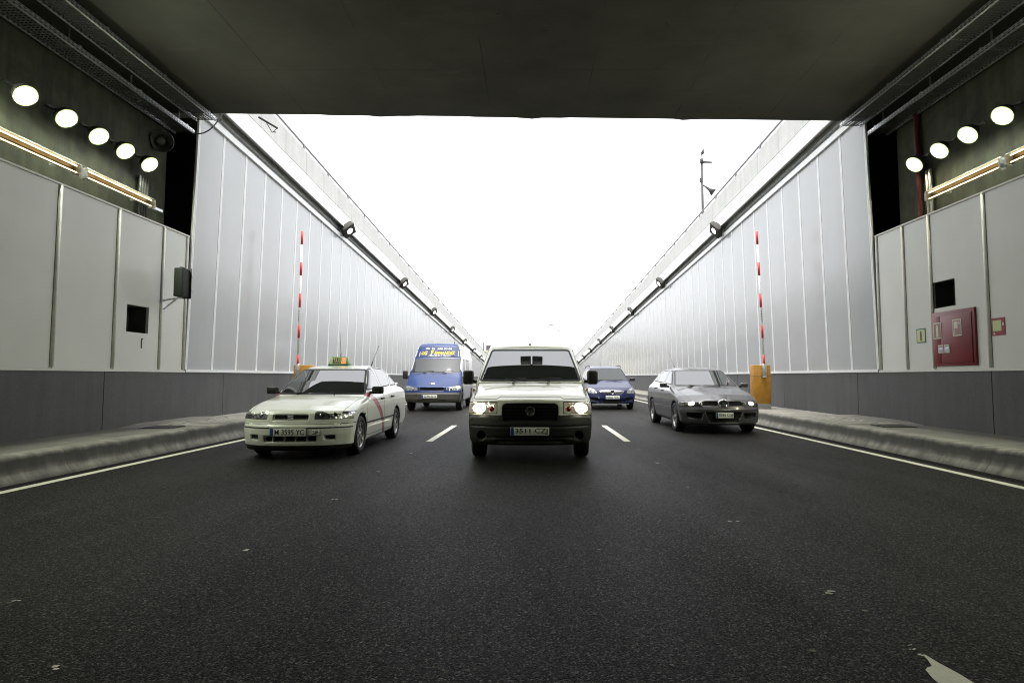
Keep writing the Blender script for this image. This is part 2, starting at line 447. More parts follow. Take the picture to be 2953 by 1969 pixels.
class MB:
    """Collects faces and links them as one mesh object."""
    def __init__(self):
        self.v, self.f, self.m, self.s = [], [], [], []
    def add(self, vs, fs, mi=0, smooth=False):
        b = len(self.v)
        self.v.extend([tuple(x) for x in vs])
        for f in fs:
            self.f.append(tuple(b + i for i in f)); self.m.append(mi); self.s.append(smooth)
        return self
    def box(self, x0, x1, y0, y1, z0, z1, mi=0, mat=None):
        vs = [(x0, y0, z0), (x1, y0, z0), (x1, y1, z0), (x0, y1, z0), (x0, y0, z1), (x1, y0, z1), (x1, y1, z1), (x0, y1, z1)]
        if mat is not None:
            vs = [mat @ Vector(p) for p in vs]
        return self.add(vs, [(0, 3, 2, 1), (4, 5, 6, 7), (0, 1, 5, 4), (1, 2, 6, 5), (2, 3, 7, 6), (3, 0, 4, 7)], mi)
    def bar(self, a, b, w, h=None, mi=0):
        a, b = Vector(a), Vector(b)
        h = h or w
        q = (b - a).to_track_quat('Y', 'Z').to_matrix().to_4x4()
        mt = Matrix.Translation(a) @ q
        L = (b - a).length
        return self.box(-w / 2, w / 2, 0, L, -h / 2, h / 2, mi, mt)
    def tube(self, pts, r, n=10, mi=0, caps=True):
        pts = [Vector(p) for p in pts]
        rs = r if isinstance(r, (list, tuple)) else [r] * len(pts)
        vs, fs = [], []
        up = Vector((0, 0, 1))
        for i, p in enumerate(pts):
            t = (pts[min(i + 1, len(pts) - 1)] - pts[max(i - 1, 0)]).normalized()
            a = t.cross(up)
            if a.length < 1e-3: a = t.cross(Vector((1, 0, 0)))
            a.normalize(); b = a.cross(t).normalized()
            for k in range(n):
                an = 2 * math.pi * k / n
                vs.append(p + a * math.cos(an) * rs[i] + b * math.sin(an) * rs[i])
        for i in range(len(pts) - 1):
            for k in range(n):
                fs.append((i * n + k, (i + 1) * n + k, (i + 1) * n + (k + 1) % n, i * n + (k + 1) % n))
        self.add(vs, fs, mi, True)
        if caps:
            self.add(vs[:n], [tuple(range(n))], mi)
            self.add(vs[-n:], [tuple(reversed(range(n)))], mi)
        return self
    def lathe(self, prof, mt, n=24, mi=0, cap0=False, cap1=False, smooth=True):
        """prof: (radius, along) pairs, turned about local Z then moved by mt."""
        vs, fs = [], []
        for r, z in prof:
            for k in range(n):
                a = 2 * math.pi * k / n
                vs.append(mt @ Vector((r * math.cos(a), r * math.sin(a), z)))
        for i in range(len(prof) - 1):
            for k in range(n):
                fs.append((i * n + k, i * n + (k + 1) % n, (i + 1) * n + (k + 1) % n, (i + 1) * n + k))
        self.add(vs, fs, mi, smooth)
        if cap0: self.add(vs[:n], [tuple(reversed(range(n)))], mi)
        if cap1: self.add(vs[-n:], [tuple(range(n))], mi)
        return self
    def prism(self, poly, a0, a1, axis='y', mi=0):
        """poly: 2-D points in the two other axes, extruded from a0 to a1 along axis."""
        def P(p, a):
            return {'x': (a, p[0], p[1]), 'y': (p[0], a, p[1]), 'z': (p[0], p[1], a)}[axis]
        n = len(poly)
        vs = [P(p, a0) for p in poly] + [P(p, a1) for p in poly]
        fs = [tuple(range(n)), tuple(reversed(range(n, 2 * n)))]
        for i in range(n):
            j = (i + 1) % n
            fs.append((i, n + i, n + j, j))
        b0 = len(self.f)
        self.add(vs, fs, mi)
        return self
    def loft(self, secs, closed=False, mi=0, smooth=False, caps=False):
        n = len(secs[0]); vs = [p for s in secs for p in s]; fs = []
        for i in range(len(secs) - 1):
            for k in range(n if closed else n - 1):
                fs.append((i * n + k, i * n + (k + 1) % n, (i + 1) * n + (k + 1) % n, (i + 1) * n + k))
        self.add(vs, fs, mi, smooth)
        if caps:
            self.add(secs[0], [tuple(reversed(range(n)))], mi); self.add(secs[-1], [tuple(range(n))], mi)
        return self
    def build(self, name, mats, parent=None, bevel=0.0, seg=2, fix=True):
        me = bpy.data.meshes.new(name)
        me.from_pydata(self.v, [], self.f)
        if not isinstance(mats, (list, tuple)): mats = [mats]
        for m in mats: me.materials.append(m)
        me.polygons.foreach_set('material_index', self.m)
        me.polygons.foreach_set('use_smooth', self.s)
        if fix or bevel > 0:
            bm = bmesh.new(); bm.from_mesh(me)
            bmesh.ops.remove_doubles(bm, verts=bm.verts, dist=1e-5)
            bmesh.ops.recalc_face_normals(bm, faces=bm.faces)
            if bevel > 0:
                es = [e for e in bm.edges if len(e.link_faces) == 2 and e.calc_face_angle(0) > 0.5]
                bmesh.ops.bevel(bm, geom=es, offset=bevel, segments=seg, affect='EDGES', profile=0.5, clamp_overlap=True)
                for f in bm.faces: f.smooth = True
            bm.to_mesh(me); bm.free()
            if bevel > 0:
                me.set_sharp_from_angle(angle=R(50))
        me.update()
        o = bpy.data.objects.new(name, me)
        COL.objects.link(o)
        if parent: o.parent = parent
        return o

def copy_tree(o, parent=None):
    c = o.copy()
    COL.objects.link(c)
    if parent: c.parent = parent
    for ch in list(o.children):
        copy_tree(ch, c)
    return c

def text_mesh(name, s, mat, mt, width=None, height=0.1, parent=None, shear=0.0, bold=0.0, extrude=0.0015):
    cu = bpy.data.curves.new(name, 'FONT')
    cu.body = s
    cu.align_x = 'CENTER'
    cu.extrude = 0.0
    cu.offset = bold
    cu.shear = shear
    cu.resolution_u = 3
    to = bpy.data.objects.new(name, cu)
    COL.objects.link(to)
    dg = bpy.context.evaluated_depsgraph_get()
    me = bpy.data.meshes.new_from_object(to.evaluated_get(dg))
    bpy.data.objects.remove(to)
    bpy.data.curves.remove(cu)
    co = np.array([v.co[:] for v in me.vertices])
    mn, mx = co.min(0), co.max(0)
    sy = height / (mx[1] - mn[1])
    sx = (width / (mx[0] - mn[0])) if width else sy
    cx, cy = (mn[0] + mx[0]) / 2, (mn[1] + mx[1]) / 2
    for v in me.vertices:
        v.co = mt @ Vector(((v.co.x - cx) * sx, (v.co.y - cy) * sy, 0.0))
    me.materials.clear(); me.materials.append(mat)
    me.name = name
    o = bpy.data.objects.new(name, me)
    COL.objects.link(o)
    if parent: o.parent = parent
    return o

FACE_FRONT = Matrix.Rotation(R(90), 4, 'X')      # text plane facing -Y, reading left to right along +X

# ------------------------------------------------------------------ ground, road, kerbs, pavements
WALL = 7.1           # half distance between the lining walls
MOUTH = 12.62        # where the tunnel lining ends and the open ramp begins
FAR = 115.0
SIDE = {-1: 'taxi side', 1: 'grey hatchback side'}

def struct(o):
    o['kind'] = 'structure'
    return o

g = MB(); g.add([(-260, -80, -0.03), (260, -80, -0.03), (260, 520, -0.03), (-260, 520, -0.03)], [(0, 1, 2, 3)])
struct(g.build('ground', M['soil']))
g = MB(); g.add([(-5.9, -34, 0), (5.9, -34, 0), (5.9, 420, 0), (-5.9, 420, 0)], [(0, 1, 2, 3)])
struct(g.build('road', M['road']))

def ragged_strip(mb, x0, x1, y0, y1, z, rag0=0.0, rag1=0.0, n=9):
    """A painted strip whose ends may be ragged."""
    a = [(x0 + (x1 - x0) * i / n, y0 + (random.random() - 0.5) * 2 * rag0, z) for i in range(n + 1)]
    b = [(x0 + (x1 - x0) * i / n, y1 + (random.random() - 0.5) * 2 * rag1, z) for i in range(n + 1)]
    for i in range(n):
        mb.add([a[i], a[i + 1], b[i + 1], b[i]], [(0, 1, 2, 3)])

mk = MB()
for xc in (-5.39, 5.20):
    for k in range(40):
        y0 = -30 + k * 6
        mk.add([(xc - 0.06, y0, 0.004), (xc + 0.06, y0, 0.004), (xc + 0.06, y0 + 6, 0.004), (xc - 0.06, y0 + 6, 0.004)], [(0, 1, 2, 3)])
for xc in (-1.87, 1.735):
    for k in range(12):
        y0 = 11.35 + 12.2 * k
        ragged_strip(mk, xc - 0.06, xc + 0.06, y0, y0 + 3.7, 0.004, 0.01, 0.01)
# the worn tail of the dash beside the camera
tail = [(1.56, 1.6), (1.555, 2.3), (1.562, 2.50), (1.58, 2.57), (1.60, 2.59), (1.625, 2.60), (1.645, 2.66), (1.655, 2.71), (1.664, 2.70), (1.672, 2.63), (1.69, 2.54), (1.705, 2.4), (1.71, 2.2), (1.705, 1.6)]
mk.add([(x, y, 0.004) for x, y in tail], [tuple(range(len(tail)))])
struct(mk.build('road_markings', M['line']))

fl = MB()
def fleck(x, y, w, l, n=7):
    pts = []
    for i in range(n):
        a = 2 * math.pi * i / n
        q = 0.6 + 0.7 * random.random()
        pts.append((x + math.cos(a) * w * q, y + math.sin(a) * l * q, 0.0045))
    fl.add(pts, [tuple(range(n))])
for x, y, s in [(1.64, 2.76, .5), (1.63, 2.70, .6), (1.655, 2.80, .35), (-1.94, 4.29, 1.2), (-1.90, 6.03, 1.0), (-1.89, 7.77, 0.9), (-2.71, 3.34, 0.7), (-1.92, 2.59, 1.0), (-1.86, 9.6, 0.9),
                (1.62, 3.46, 1.5), (1.64, 5.13, 1.2), (1.70, 8.55, 1.0), (1.66, 6.7, 0.7), (0.2, 7.5, 0.5), (1.75, 10.2, 0.7)]:
    for _ in range(3):
        fleck(x + (random.random() - .5) * 0.06 * s, y + (random.random() - .5) * 0.03 * s, 0.014 * s, 0.008 * s)
struct(fl.build('paint_residue', M['line']))
fl = MB()
for i in range(12):
    t = random.random()
    fleck(1.10 + t * 0.75 + (random.random() - .5) * 0.5, 4.2 - t * 0.9 + (random.random() - .5) * 0.35, 0.008 + random.random() * 0.008, 0.007 + random.random() * 0.008)
for i in range(10):
    fleck(-4 + 7 * random.random(), 2.5 + 5 * random.random(), 0.014, 0.012)
struct(fl.build('spilled_paint_marks', M['spill']))

for s in (-1, 1):
    kx = 5.70 if s < 0 else 5.62
    prof = [(kx - 0.06, -0.02), (kx - 0.05, 0.02), (kx - 0.015, 0.06), (kx + 0.02, 0.11), (kx + 0.04, 0.17), (kx + 0.06, 0.25), (kx + 0.07, 0.277), (kx + 0.09, 0.294), (kx + 0.12, 0.30), (kx + 0.30, 0.302)]
    kb = MB()
    ys = [-34 + 2 * i for i in range(0, 30)] + [26 + 10 * i for i in range(20)]
    secs = []
    for y in ys:
        j = 0.0
        secs.append([(s * (p[0] + j * (p[1] > 0)), y, p[1]) for p in prof])
    kb.loft(secs, smooth=True)
    struct(kb.build('kerb', M['kerb']))
    pv = MB()
    ys = [-34, 11.0] if s < 0 else [-34, 11.6]
    pv.add([(s * (kx + 0.29), ys[0], 0.300), (s * 9.6, ys[0], 0.300), (s * 9.6, ys[1], 0.300), (s * (kx + 0.29), ys[1], 0.300)], [(0, 1, 2, 3)])
    struct(pv.build('pavement', M['pave']))
    pv = MB()
    y0 = ys[1]
    edge = [(s * (kx + 0.29), y0), (s * (kx + 0.29), 240), (s * 9.6, 240), (s * 9.6, y0)]
    pv.add([(x, y, 0.303) for x, y in edge], [(0, 1, 2, 3)])
    # a low hump of bedding where the laid tiles stop short of the cover plate
    struct(pv.build('tiled_pavement', M['tiles']))
    hump = MB()
    secs = []
    for i in range(13):
        t = i / 12
        yy = y0 - 0.35 + t * 3.0
        hh = 0.045 * (min(1, t * 5) if t < 0.8 else (1 - t) * 5)
        w0 = 0.16 * math.sin(i * 2.3) * 0.4
        secs.append([(s * (6.30 + w0), yy, 0.301), (s * (6.42 + w0), yy, 0.303 + hh), (s * 6.75, yy, 0.303 + hh * 1.1), (s * 7.08, yy, 0.303 + hh)])
    hump.loft(secs, smooth=True)
    struct(hump.build('tile_bedding_path', M['tiles']))
    gut = MB()
    gut.add([(s * (kx - 0.22), -34, 0.003), (s * (kx + 0.02), -34, 0.003), (s * (kx + 0.02), 200, 0.003), (s * (kx - 0.22), 200, 0.003)], [(0, 1, 2, 3)])
    struct(gut.build('gutter_strip_road', pm("gutter_dirt", (0.006, 0.0058, 0.005), 0.95, spec=0.1, var=0.5, vscale=12)))

for s, y, w in ((-1, 10.75, 0.55), (1, 11.0, 0.6)):
    b = MB(); b.box(-0.27, 0.27, -w / 2.4, w / 2.4, 0, 0.014); b.box(-0.22, 0.22, -w / 2.4 + .05, w / 2.4 - .05, 0.014, 0.017)
    o = b.build('cover_plate', pm("cover_plate_steel", (0.03, 0.03, 0.028), 0.55, 0.4, var=0.3))
    o.location = (s * 6.38, y, 0.302)
    o.rotation_euler = (R(1.5), 0, 0)
    tag(o, "thin dark cover plate on the pavement %s" % ("between white taxi and square black hole" if s < 0 else "below the red fire cabinet"), "cover plate", "cover plates on the pavements")

# ------------------------------------------------------------------ tunnel shell
rf = MB()
zc = 6.60
secs = []
x_edge = [-9.8 + 19.6 * i / 98 for i in range(99)]
bot, top = [], []
def drip(x):
    d = 0.0
    for c, a, w in ((-3.12, 0.028, 0.14), (-0.05, 0.030, 0.16), (3.25, 0.028, 0.15)):
        d += a * math.exp(-((x - c) / w) ** 2)
    for c, w in ((-3.4, 0.9), (-0.3, 0.9)):
        d += 0.010 if abs(x - c) < w else 0
    return d
for x in x_edge:
    ye = 12.47 + 0.40 * (x + 7.1) / 14.2
    secs.append([(x, -34, zc), (x, ye - 0.06, zc), (x, ye, zc + 0.02 - drip(x)), (x, ye + 0.05, zc + 0.05), (x, ye + 0.05, zc + 0.9), (x, -34, zc + 0.9)])
rf.loft(secs, caps=True)
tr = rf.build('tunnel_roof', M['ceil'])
tag(tr, "wide dark concrete roof slab over the tunnel mouth with faint joint lines", "tunnel roof")

b = MB(); b.box(-9.8, 9.8, -34.5, -34, 0, 7.4)  # unseen end wall, added to keep sky light out of the tunnel
struct(b.build('tunnel_end_blocker', M['dark_conc']))

for s in (-1, 1):
    b = MB()
    b.box(min(s * 7.5, s * 9.8), max(s * 7.5, s * 9.8), -34, 12.40, 0.0, zc - 0.002)
    o = b.build('tunnel_side_wall', M['rough_conc'])
    tag(o, "rough dark concrete tunnel wall behind the floodlights on the %s" % SIDE[s], "concrete wall", "bare concrete tunnel walls")

# white lining panels, skirting and strips inside the tunnel
def lining(s):
    joints = [MOUTH] + ([11.78, 10.48, 9.15, 7.83, 6.5, 5.2, 3.9, 2.6] if s < 0 else [11.70, 10.92, 9.58, 8.25, 6.92, 5.6, 4.3, 3.0])
    hole = (10.78, 11.40, 1.965, 2.45) if s < 0 else (10.30, 10.91, 2.37, 2.83)
    hole = (hole[0], min(hole[1], joints[1] - .02) if s < 0 else min(hole[1], 10.88), hole[2], hole[3])
    root = empty('lining_wall', (s * WALL, joints[-1], 0.3))
    oy = joints[-1]
    zb, zt = 1.30, 4.05
    def L(x, y, z): return (x - s * WALL, y - oy, z - 0.3)
    for a, bq in zip(joints[1:], joints[:-1]):
        m = MB()
        y0, y1 = a + 0.006, bq - 0.006
        x0, x1 = sorted((s * WALL, s * (WALL + 0.05)))
        cuts = [(y0, y1, zb, zt)]
        if a < hole[0] < bq:
            h = hole
            cuts = [(y0, h[0], zb, zt), (h[1], y1, zb, zt), (h[0], h[1], zb, h[2]), (h[0], h[1], h[3], zt)]
            # shallow dark box, added behind the hole so it stays dark
            n = MB()
            for (p, q, r, t) in ((h[0] - .02, h[0], h[2] - .02, h[3] + .02), (h[1], h[1] + .02, h[2] - .02, h[3] + .02)):
                xx = sorted((s * (WALL + 0.051), s * (WALL + 0.37)))
                n.box(xx[0] - s * WALL, xx[1] - s * WALL, p - oy, q - oy, r - .3, t - .3)
            for (r, t) in ((h[2] - .02, h[2]), (h[3], h[3] + .02)):
                xx = sorted((s * (WALL + 0.051), s * (WALL + 0.37)))
                n.box(xx[0] - s * WALL, xx[1] - s * WALL, h[0] - oy, h[1] - oy, r - .3, t - .3)
            xx = sorted((s * (WALL + 0.37), s * (WALL + 0.39)))
            n.box(xx[0] - s * WALL, xx[1] - s * WALL, h[0] - oy - .02, h[1] - oy + .02, h[2] - .32, h[3] - .28)
            n.build('recess', M['dark_conc'], root)
            for k, f in enumerate((0.2, 0.42, 0.55)):
                t = MB(); yy = h[0] + (h[1] - h[0]) * f
                t.tube([L(s * (WALL + .25), yy, h[2]), L(s * (WALL + .25), yy, h[3])], 0.022)
                t.build('conduit', M['galv_dull'], root)
        for (p, q, r, t) in cuts:
            m.box(x0 - s * WALL, x1 - s * WALL, p - oy, q - oy, r - .3, t - .3)
        m.build('panel', M['lining'], root, fix=False)
    for k, y in enumerate(joints):
        m = MB()
        pr = [(0, 0.0), (0.012, 0.022), (0.035, 0.03), (0.058, 0.022), (0.07, 0.0)]
        w = 0.0 if k else -0.03
        ss = []
        for z in (zb + 0.02, zt):
            ss.append([L(s * (WALL - 0.002 - p[1]), y - 0.05 + p[0] + w, z) for p in pr])
        m.loft(ss, smooth=True, caps=True)
        m.build('cover_strip', M['lining_strip'], root)
        m = MB(); xx = sorted((s * (WALL - 0.004), s * (WALL + 0.01)))
        m.box(xx[0] - s * WALL, xx[1] - s * WALL, y - oy - 0.057 + w, y - oy - 0.05 + w, zb - .28, zt - .3)
        m.build('seam', M['seal'], root)
    m = MB(); xx = sorted((s * (WALL - 0.025), s * (WALL + 0.4)))
    m.box(xx[0] - s * WALL, xx[1] - s * WALL, 0, MOUTH - oy, zt - .3 + .002, zt - .3 + 0.03)
    m.build('top_trim', M['lining_strip'], root)
    m = MB(); xx = sorted((s * (WALL - 0.03), s * (WALL + 0.05)))
    m.box(xx[0] - s * WALL, xx[1] - s * WALL, 0, MOUTH - oy, 0.965, 0.998)
    m.build('base_trim', M['lining_strip'], root)
    # grey skirting
    ys = [MOUTH + .02] + ([10.27, 6.33, 2.5] if s < 0 else [9.56, 5.62, 2.5])
    for a, bq in zip(ys[1:], ys[:-1]):
        m = MB(); xx = sorted((s * (WALL - 0.012), s * (WALL + 0.06)))
        m.box(xx[0] - s * WALL, xx[1] - s * WALL, a - oy + .008, bq - oy - .008 * (bq < 12), -0.02, 0.962)
        m.build('skirting_panel', M['skirt'], root, fix=False)
    m = MB(); xx = sorted((s * (WALL + 0.005), s * (WALL + 0.07)))
    m.box(xx[0] - s * WALL, xx[1] - s * WALL, 0, MOUTH - oy, -0.02, 0.96)
    m.build('skirting_backing', M['seal'], root)
    tag(root, "white panelled tunnel lining with grey skirting and black hole, %s" % ("traffic signal side" if s < 0 else "fire cabinet side"), "lining wall", "white lining walls inside the tunnel")
    return root
for s in (-1, 1): lining(s)
# a narrow slot cut in the white panel under the square hole
b = MB(); b.box(-0.004, 0.006, -0.012, 0.012, -0.09, 0.09); b.box(-0.004, 0.006, 0.012, 0.035, 0.07, 0.09)
o = b.build('cable_slot', M['seal']); o.location = (-WALL + 0.001, 11.22, 1.78)
tag(o, "short narrow dark slot in the white panel below the square hole", "slot")

# ------------------------------------------------------------------ open ramp walls
def T(y): return -0.047 * (y - 12.6)
def xl(z): return WALL - 0.02 * (z - 1.3)

def ramp_wall(s):
    root = empty('ramp_wall', (s * WALL, MOUTH + .03, 0.3))
    ox, oy, oz = s * WALL, MOUTH + .03, 0.3
    def L(x, y, z): return (s * x - ox, y - oy, z - oz)
    pitch = 1.1
    joints = [MOUTH + .03 + (1.07 if i else 0) + pitch * max(0, i - 1) for i in range(95)]
    def panel(mb, y0, y1):
        zb = 1.33
        t0, t1 = 6.66 + T(y0), 6.66 + T(y1)
        a = [L(xl(zb), y0, zb), L(xl(zb), y1, zb), L(xl(t1), y1, t1), L(xl(t0), y0, t0)]
        b = [L(xl(zb) + .04, y0, zb), L(xl(zb) + .04, y1, zb), L(xl(t1) + .04, y1, t1), L(xl(t0) + .04, y0, t0)]
        mb.add(a + b, [(0, 1, 2, 3), (7, 6, 5, 4), (0, 4, 5, 1), (1, 5, 6, 2), (2, 6, 7, 3), (3, 7, 4, 0)])
    def strip(mb, y, w=0.08):
        zb = 1.33
        for (dy0, dy1, out) in ((-w / 2, -0.005, 0.006), (0.005, w / 2, 0.006), (-0.005, 0.005, 0.003)):
            t0 = 6.66 + T(y)
            a = [L(xl(zb) - out, y + dy0, zb), L(xl(zb) - out, y + dy1, zb), L(xl(t0) - out, y + dy1, t0), L(xl(t0) - out, y + dy0, t0)]
            b = [L(xl(zb) + .01, y + dy0, zb), L(xl(zb) + .01, y + dy1, zb), L(xl(t0) + .01, y + dy1, t0), L(xl(t0) + .01, y + dy0, t0)]
            mb.add(a + b, [(0, 1, 2, 3), (7, 6, 5, 4), (0, 4, 5, 1), (1, 5, 6, 2), (2, 6, 7, 3), (3, 7, 4, 0)])
    far_p, far_s = MB(), MB()
    for i in range(len(joints) - 1):
        if i < 60:
            m = MB(); panel(m, joints[i] + .004, joints[i + 1] - .004); m.build('panel', M['ramp_panel'], root, fix=True)
            if i:
                m = MB(); strip(m, joints[i]); m.build('joint_strip', M['ramp_strip'], root, fix=True)
        else:
            panel(far_p, joints[i] + .004, joints[i + 1] - .004); strip(far_s, joints[i])
    tag(far_p.build('distant_cladding', M['ramp_panel'], root), kind='stuff')
    tag(far_s.build('distant_joint_strip', M['ramp_strip'], root), kind='stuff')
    # strip at the free edge by the tunnel mouth
    m = MB(); strip(m, joints[0] + .04, 0.075); m.build('edge_strip', M['ramp_strip'], root)
    def sweep(name, mat, pts, y0=MOUTH + .03, y1=FAR, closed=True, smooth=False, slope=True):
        m = MB()
        n = 24
        secs = []
        for i in range(n + 1):
            y = y0 + (y1 - y0) * i / n
            secs.append([L(p[0], y, p[1] + (T(y) if slope else 0)) for p in pts])
        m.loft(secs, closed=closed, caps=closed, smooth=smooth)
        return m.build(name, mat, root)
    sweep('base_trim', M['ramp_strip'], [(WALL - .035, 1.27), (WALL - .035, 1.328), (WALL + .05, 1.328), (WALL + .05, 1.27)], slope=False)
    sweep('top_trim', M['ramp_strip'], [(6.94, 6.665), (6.93, 6.80), (7.08, 6.815), (7.08, 6.665)])
    sweep('upper_wall', M['parapet'], [(7.06, 6.82), (7.06, 7.30), (7.30, 7.30), (7.30, 6.82)], y0=MOUTH + .9)
    sweep('cornice', M['cornice'], [(6.80, 7.03), (6.80, 7.07), (7.20, 7.925), (7.60, 7.93), (7.60, 7.31), (7.07, 7.31), (7.055, 7.18)], y0=MOUTH + .1)
    sweep('parapet', M['parapet'], [(7.19, 7.93), (7.20, 8.65), (7.48, 8.66), (7.50, 7.935)], y0=MOUTH + .1)
    sweep('cable_duct', M['galv_dull'], [(6.98, 6.945), (6.98, 6.985), (7.055, 6.985), (7.055, 6.945)], y0=MOUTH + .9)
    # structural wall behind the cladding, starting well back from the edge
    m = MB(); secs = []
    for i in range(13):
        y = 14.2 + (FAR - 14.2) * i / 12
        secs.append([L(7.16, y, 0.0), L(7.16, y, 6.81 + T(y)), L(9.8, y, 7.3 + T(y)), L(9.8, y, 0.0)])
    m.loft(secs, closed=True, caps=True); m.build('retaining_wall', M['dark_conc'], root)
    m = MB(); m.box(*sorted((s * 7.16 - ox, s * 9.8 - ox)), 12.7 - oy, 14.2 - oy, 6.62 - oz, 6.80 - oz)  # unseen roof and side, added to keep the gap at the edge dark
    m.box(*sorted((s * 9.7 - ox, s * 9.8 - ox)), 12.3 - oy, 14.2 - oy, 0 - oz, 6.62 - oz)
    m.build('niche_light_block', M['dark_conc'], root)
    # grey skirting slabs
    y = (14.24 if s < 0 else 13.5)
    edges = [MOUTH + .02, y] + [y + 3.94 * k for k in range(1, 26)]
    for a, bq in zip(edges[:-1], edges[1:]):
        m = MB(); m.box(*sorted((s * (WALL - .012) - ox, s * (WALL + .06) - ox)), a - oy + .008 * (a > 12.7), bq - oy - .008, -0.02, 0.968)
        m.build('skirting_panel', M['skirt'], root, fix=False)
    m = MB(); m.box(*sorted((s * (WALL + .005) - ox, s * (WALL + .07) - ox)), 0, FAR - oy, -0.02, 0.966)
    m.build('skirting_backing', M['seal'], root)
    tag(root, "tall light grey clad wall of the open ramp, %s" % SIDE[s], "ramp wall", "clad walls along the open ramp")
    # railing on the parapet
    rr = empty('parapet_railing', (s * 7.30, 13.2, 8.66 + T(13.2)))
    m = MB()
    secs = []
    for i in range(13):
        y = 13.2 + (FAR - 13.2) * i / 12
        c = Vector((0, y - 13.2, 0.215 + T(y) - T(13.2)))
        secs.append([c + Vector((math.cos(a) * .035, 0, math.sin(a) * .035)) for a in [2 * math.pi * k / 8 for k in range(8)]])
    m.loft([[tuple(p) for p in q] for q in secs], closed=True, smooth=True)
    m.build('rail', M['rail'], rr)
    post0 = None
    for k in range(41):
        y = 14.5 + 2.4 * k
        if post0 is None:
            m = MB(); m.box(-.03, .03, -.03, .03, -.01, .20); m.box(-.06, .06, -.06, .06, -.012, .012)
            post0 = m.build('post', M['rail'], rr); p = post0
        else:
            p = post0.copy(); COL.objects.link(p); p.parent = rr
        p.location = (0, y - 13.2, T(y) - T(13.2))
    tag(rr, "low grey tube railing on top of the ramp parapet, %s" % SIDE[s], "railing", "railings on the ramp parapets")
for s in (-1, 1): ramp_wall(s)

# ------------------------------------------------------------------ lamps on the ramp walls
ORD = ['first', 'second', 'third', 'fourth', 'fifth', 'sixth', 'seventh', 'eighth', 'ninth', 'tenth']
def ramp_lamp(s):
    root = empty('wall_floodlight', (0, 0, 0))
    nrm = Vector((-0.85, -0.12, -0.52)).normalized() if s > 0 else Vector((0.74, -0.30, -0.60)).normalized()
    q = nrm.to_track_quat('Z', 'Y')
    up = Matrix.Rotation(R(38 * s), 4, 'Z')
    mt = q.to_matrix().to_4x4() @ up
    b = MB(); b.box(-.27, .27, -.27, .27, -.11, .10, 0, mt); b.box(-.20, .20, -.20, .20, -.20, -.111, 0, mt)
    for i in range(5):
        b.box(-.25 + i * .11, -.24 + i * .11, -.24, .24, -.16, -.111, 0, mt)
    h = b.build('housing', M['housing'], root, bevel=0.006)
    l = MB(); l.lathe([(0.0, 0.116), (0.09, 0.113), (0.135, 0.103)], mt, 24)
    l.build('lens', M['ramp_lamp'], root)
    l = MB(); l.lathe([(0.135, 0.10), (0.15, 0.110), (0.17, 0.10)], mt, 24)
    l.build('lens_ring', M['housing'], root)
    br = MB()
    br.tube([(0, 0.02, -0.02), (s * 0.22, 0.05, 0.02), (s * 0.33, 0.08, 0.0)], 0.022, 8)
    br.box(min(s * .30, s * .36), max(s * .30, s * .36), -0.02, 0.16, -0.12, 0.10)
    br.build('bracket', M['galv'], root)
    cb = MB(); pts = []
    for i in range(12):
        a = math.pi * (0.1 + 1.5 * i / 11)
        pts.append((s * (0.27 + 0.07 * math.cos(a)), 0.05, -0.11 - 0.09 * math.sin(a)))
    cb.tube(pts, 0.008, 6); cb.build('cable', M['galv_dull'], root)
    return root
for s in (-1, 1):
    first = None
    for k in range(10):
        y = 22.24 + 9.82 * k
        o = ramp_lamp(s) if first is None else copy_tree(first)
        first = first or o
        o.location = (s * 6.70, y, 6.97 + T(y))
        o.scale = (0.86, 0.86, 0.86)
        tag(o, "dark box floodlight on the ramp wall, %s, %s from tunnel mouth" % (SIDE[s], ORD[k]), "floodlight", "box floodlights along the ramp walls")
        if s < 0 and k == 1:
            for c in o.children:
                if c.name.startswith('lens') and 'ring' not in c.name:
                    c.material_slots[0].link = 'OBJECT'; c.material_slots[0].material = M['ramp_lamp_warm']

# ------------------------------------------------------------------ floodlights and tube lamps inside the tunnel
def tunnel_flood(s):
    root = empty('oval_floodlight', (0, 0, 0))
    nrm = Vector((-s * 0.74, -0.20, -0.64)).normalized()
    mt = nrm.to_track_quat('Z', 'Y').to_matrix().to_4x4() @ Matrix.Rotation(R(0), 4, 'Z')
    b = MB(); b.lathe([(0.0, -0.15), (0.09, -0.145), (0.13, -0.09), (0.158, -0.01), (0.170, 0.02), (0.158, 0.026)], mt, 24)
    b.build('housing', M['housing'], root)
    l = MB(); l.lathe([(0.0, 0.045), (0.09, 0.041), (0.118, 0.036)], mt, 24)
    lens = l.build('lens', M['flood'], root)
    l = MB(); l.lathe([(0.118, 0.036), (0.145, 0.030)], mt, 24); l.build('bowl_glow', M['flood_rim'], root)  # dimmer glowing rings imitate the glare at the lens edge
    l = MB(); l.lathe([(0.145, 0.030), (0.158, 0.026)], mt, 24); l.build('halo_edge', M['flood_edge'], root)
    br = MB(); br.bar((s * .20, 0, .16), (s * .02, 0.02, 0.10), 0.04, 0.012)
    br.bar((s * .20, -.12, .16), (s * .20, .12, .16), 0.03, 0.03)
    br.build('bracket', M['tray_dark'], root)
    t = MB(); t.bar((s * 0.05, 0.22, 0.05), (s * 0.12, 0.34, 0.12), 0.006, 0.02); t.build('clip', M['galv'], root)
    return root
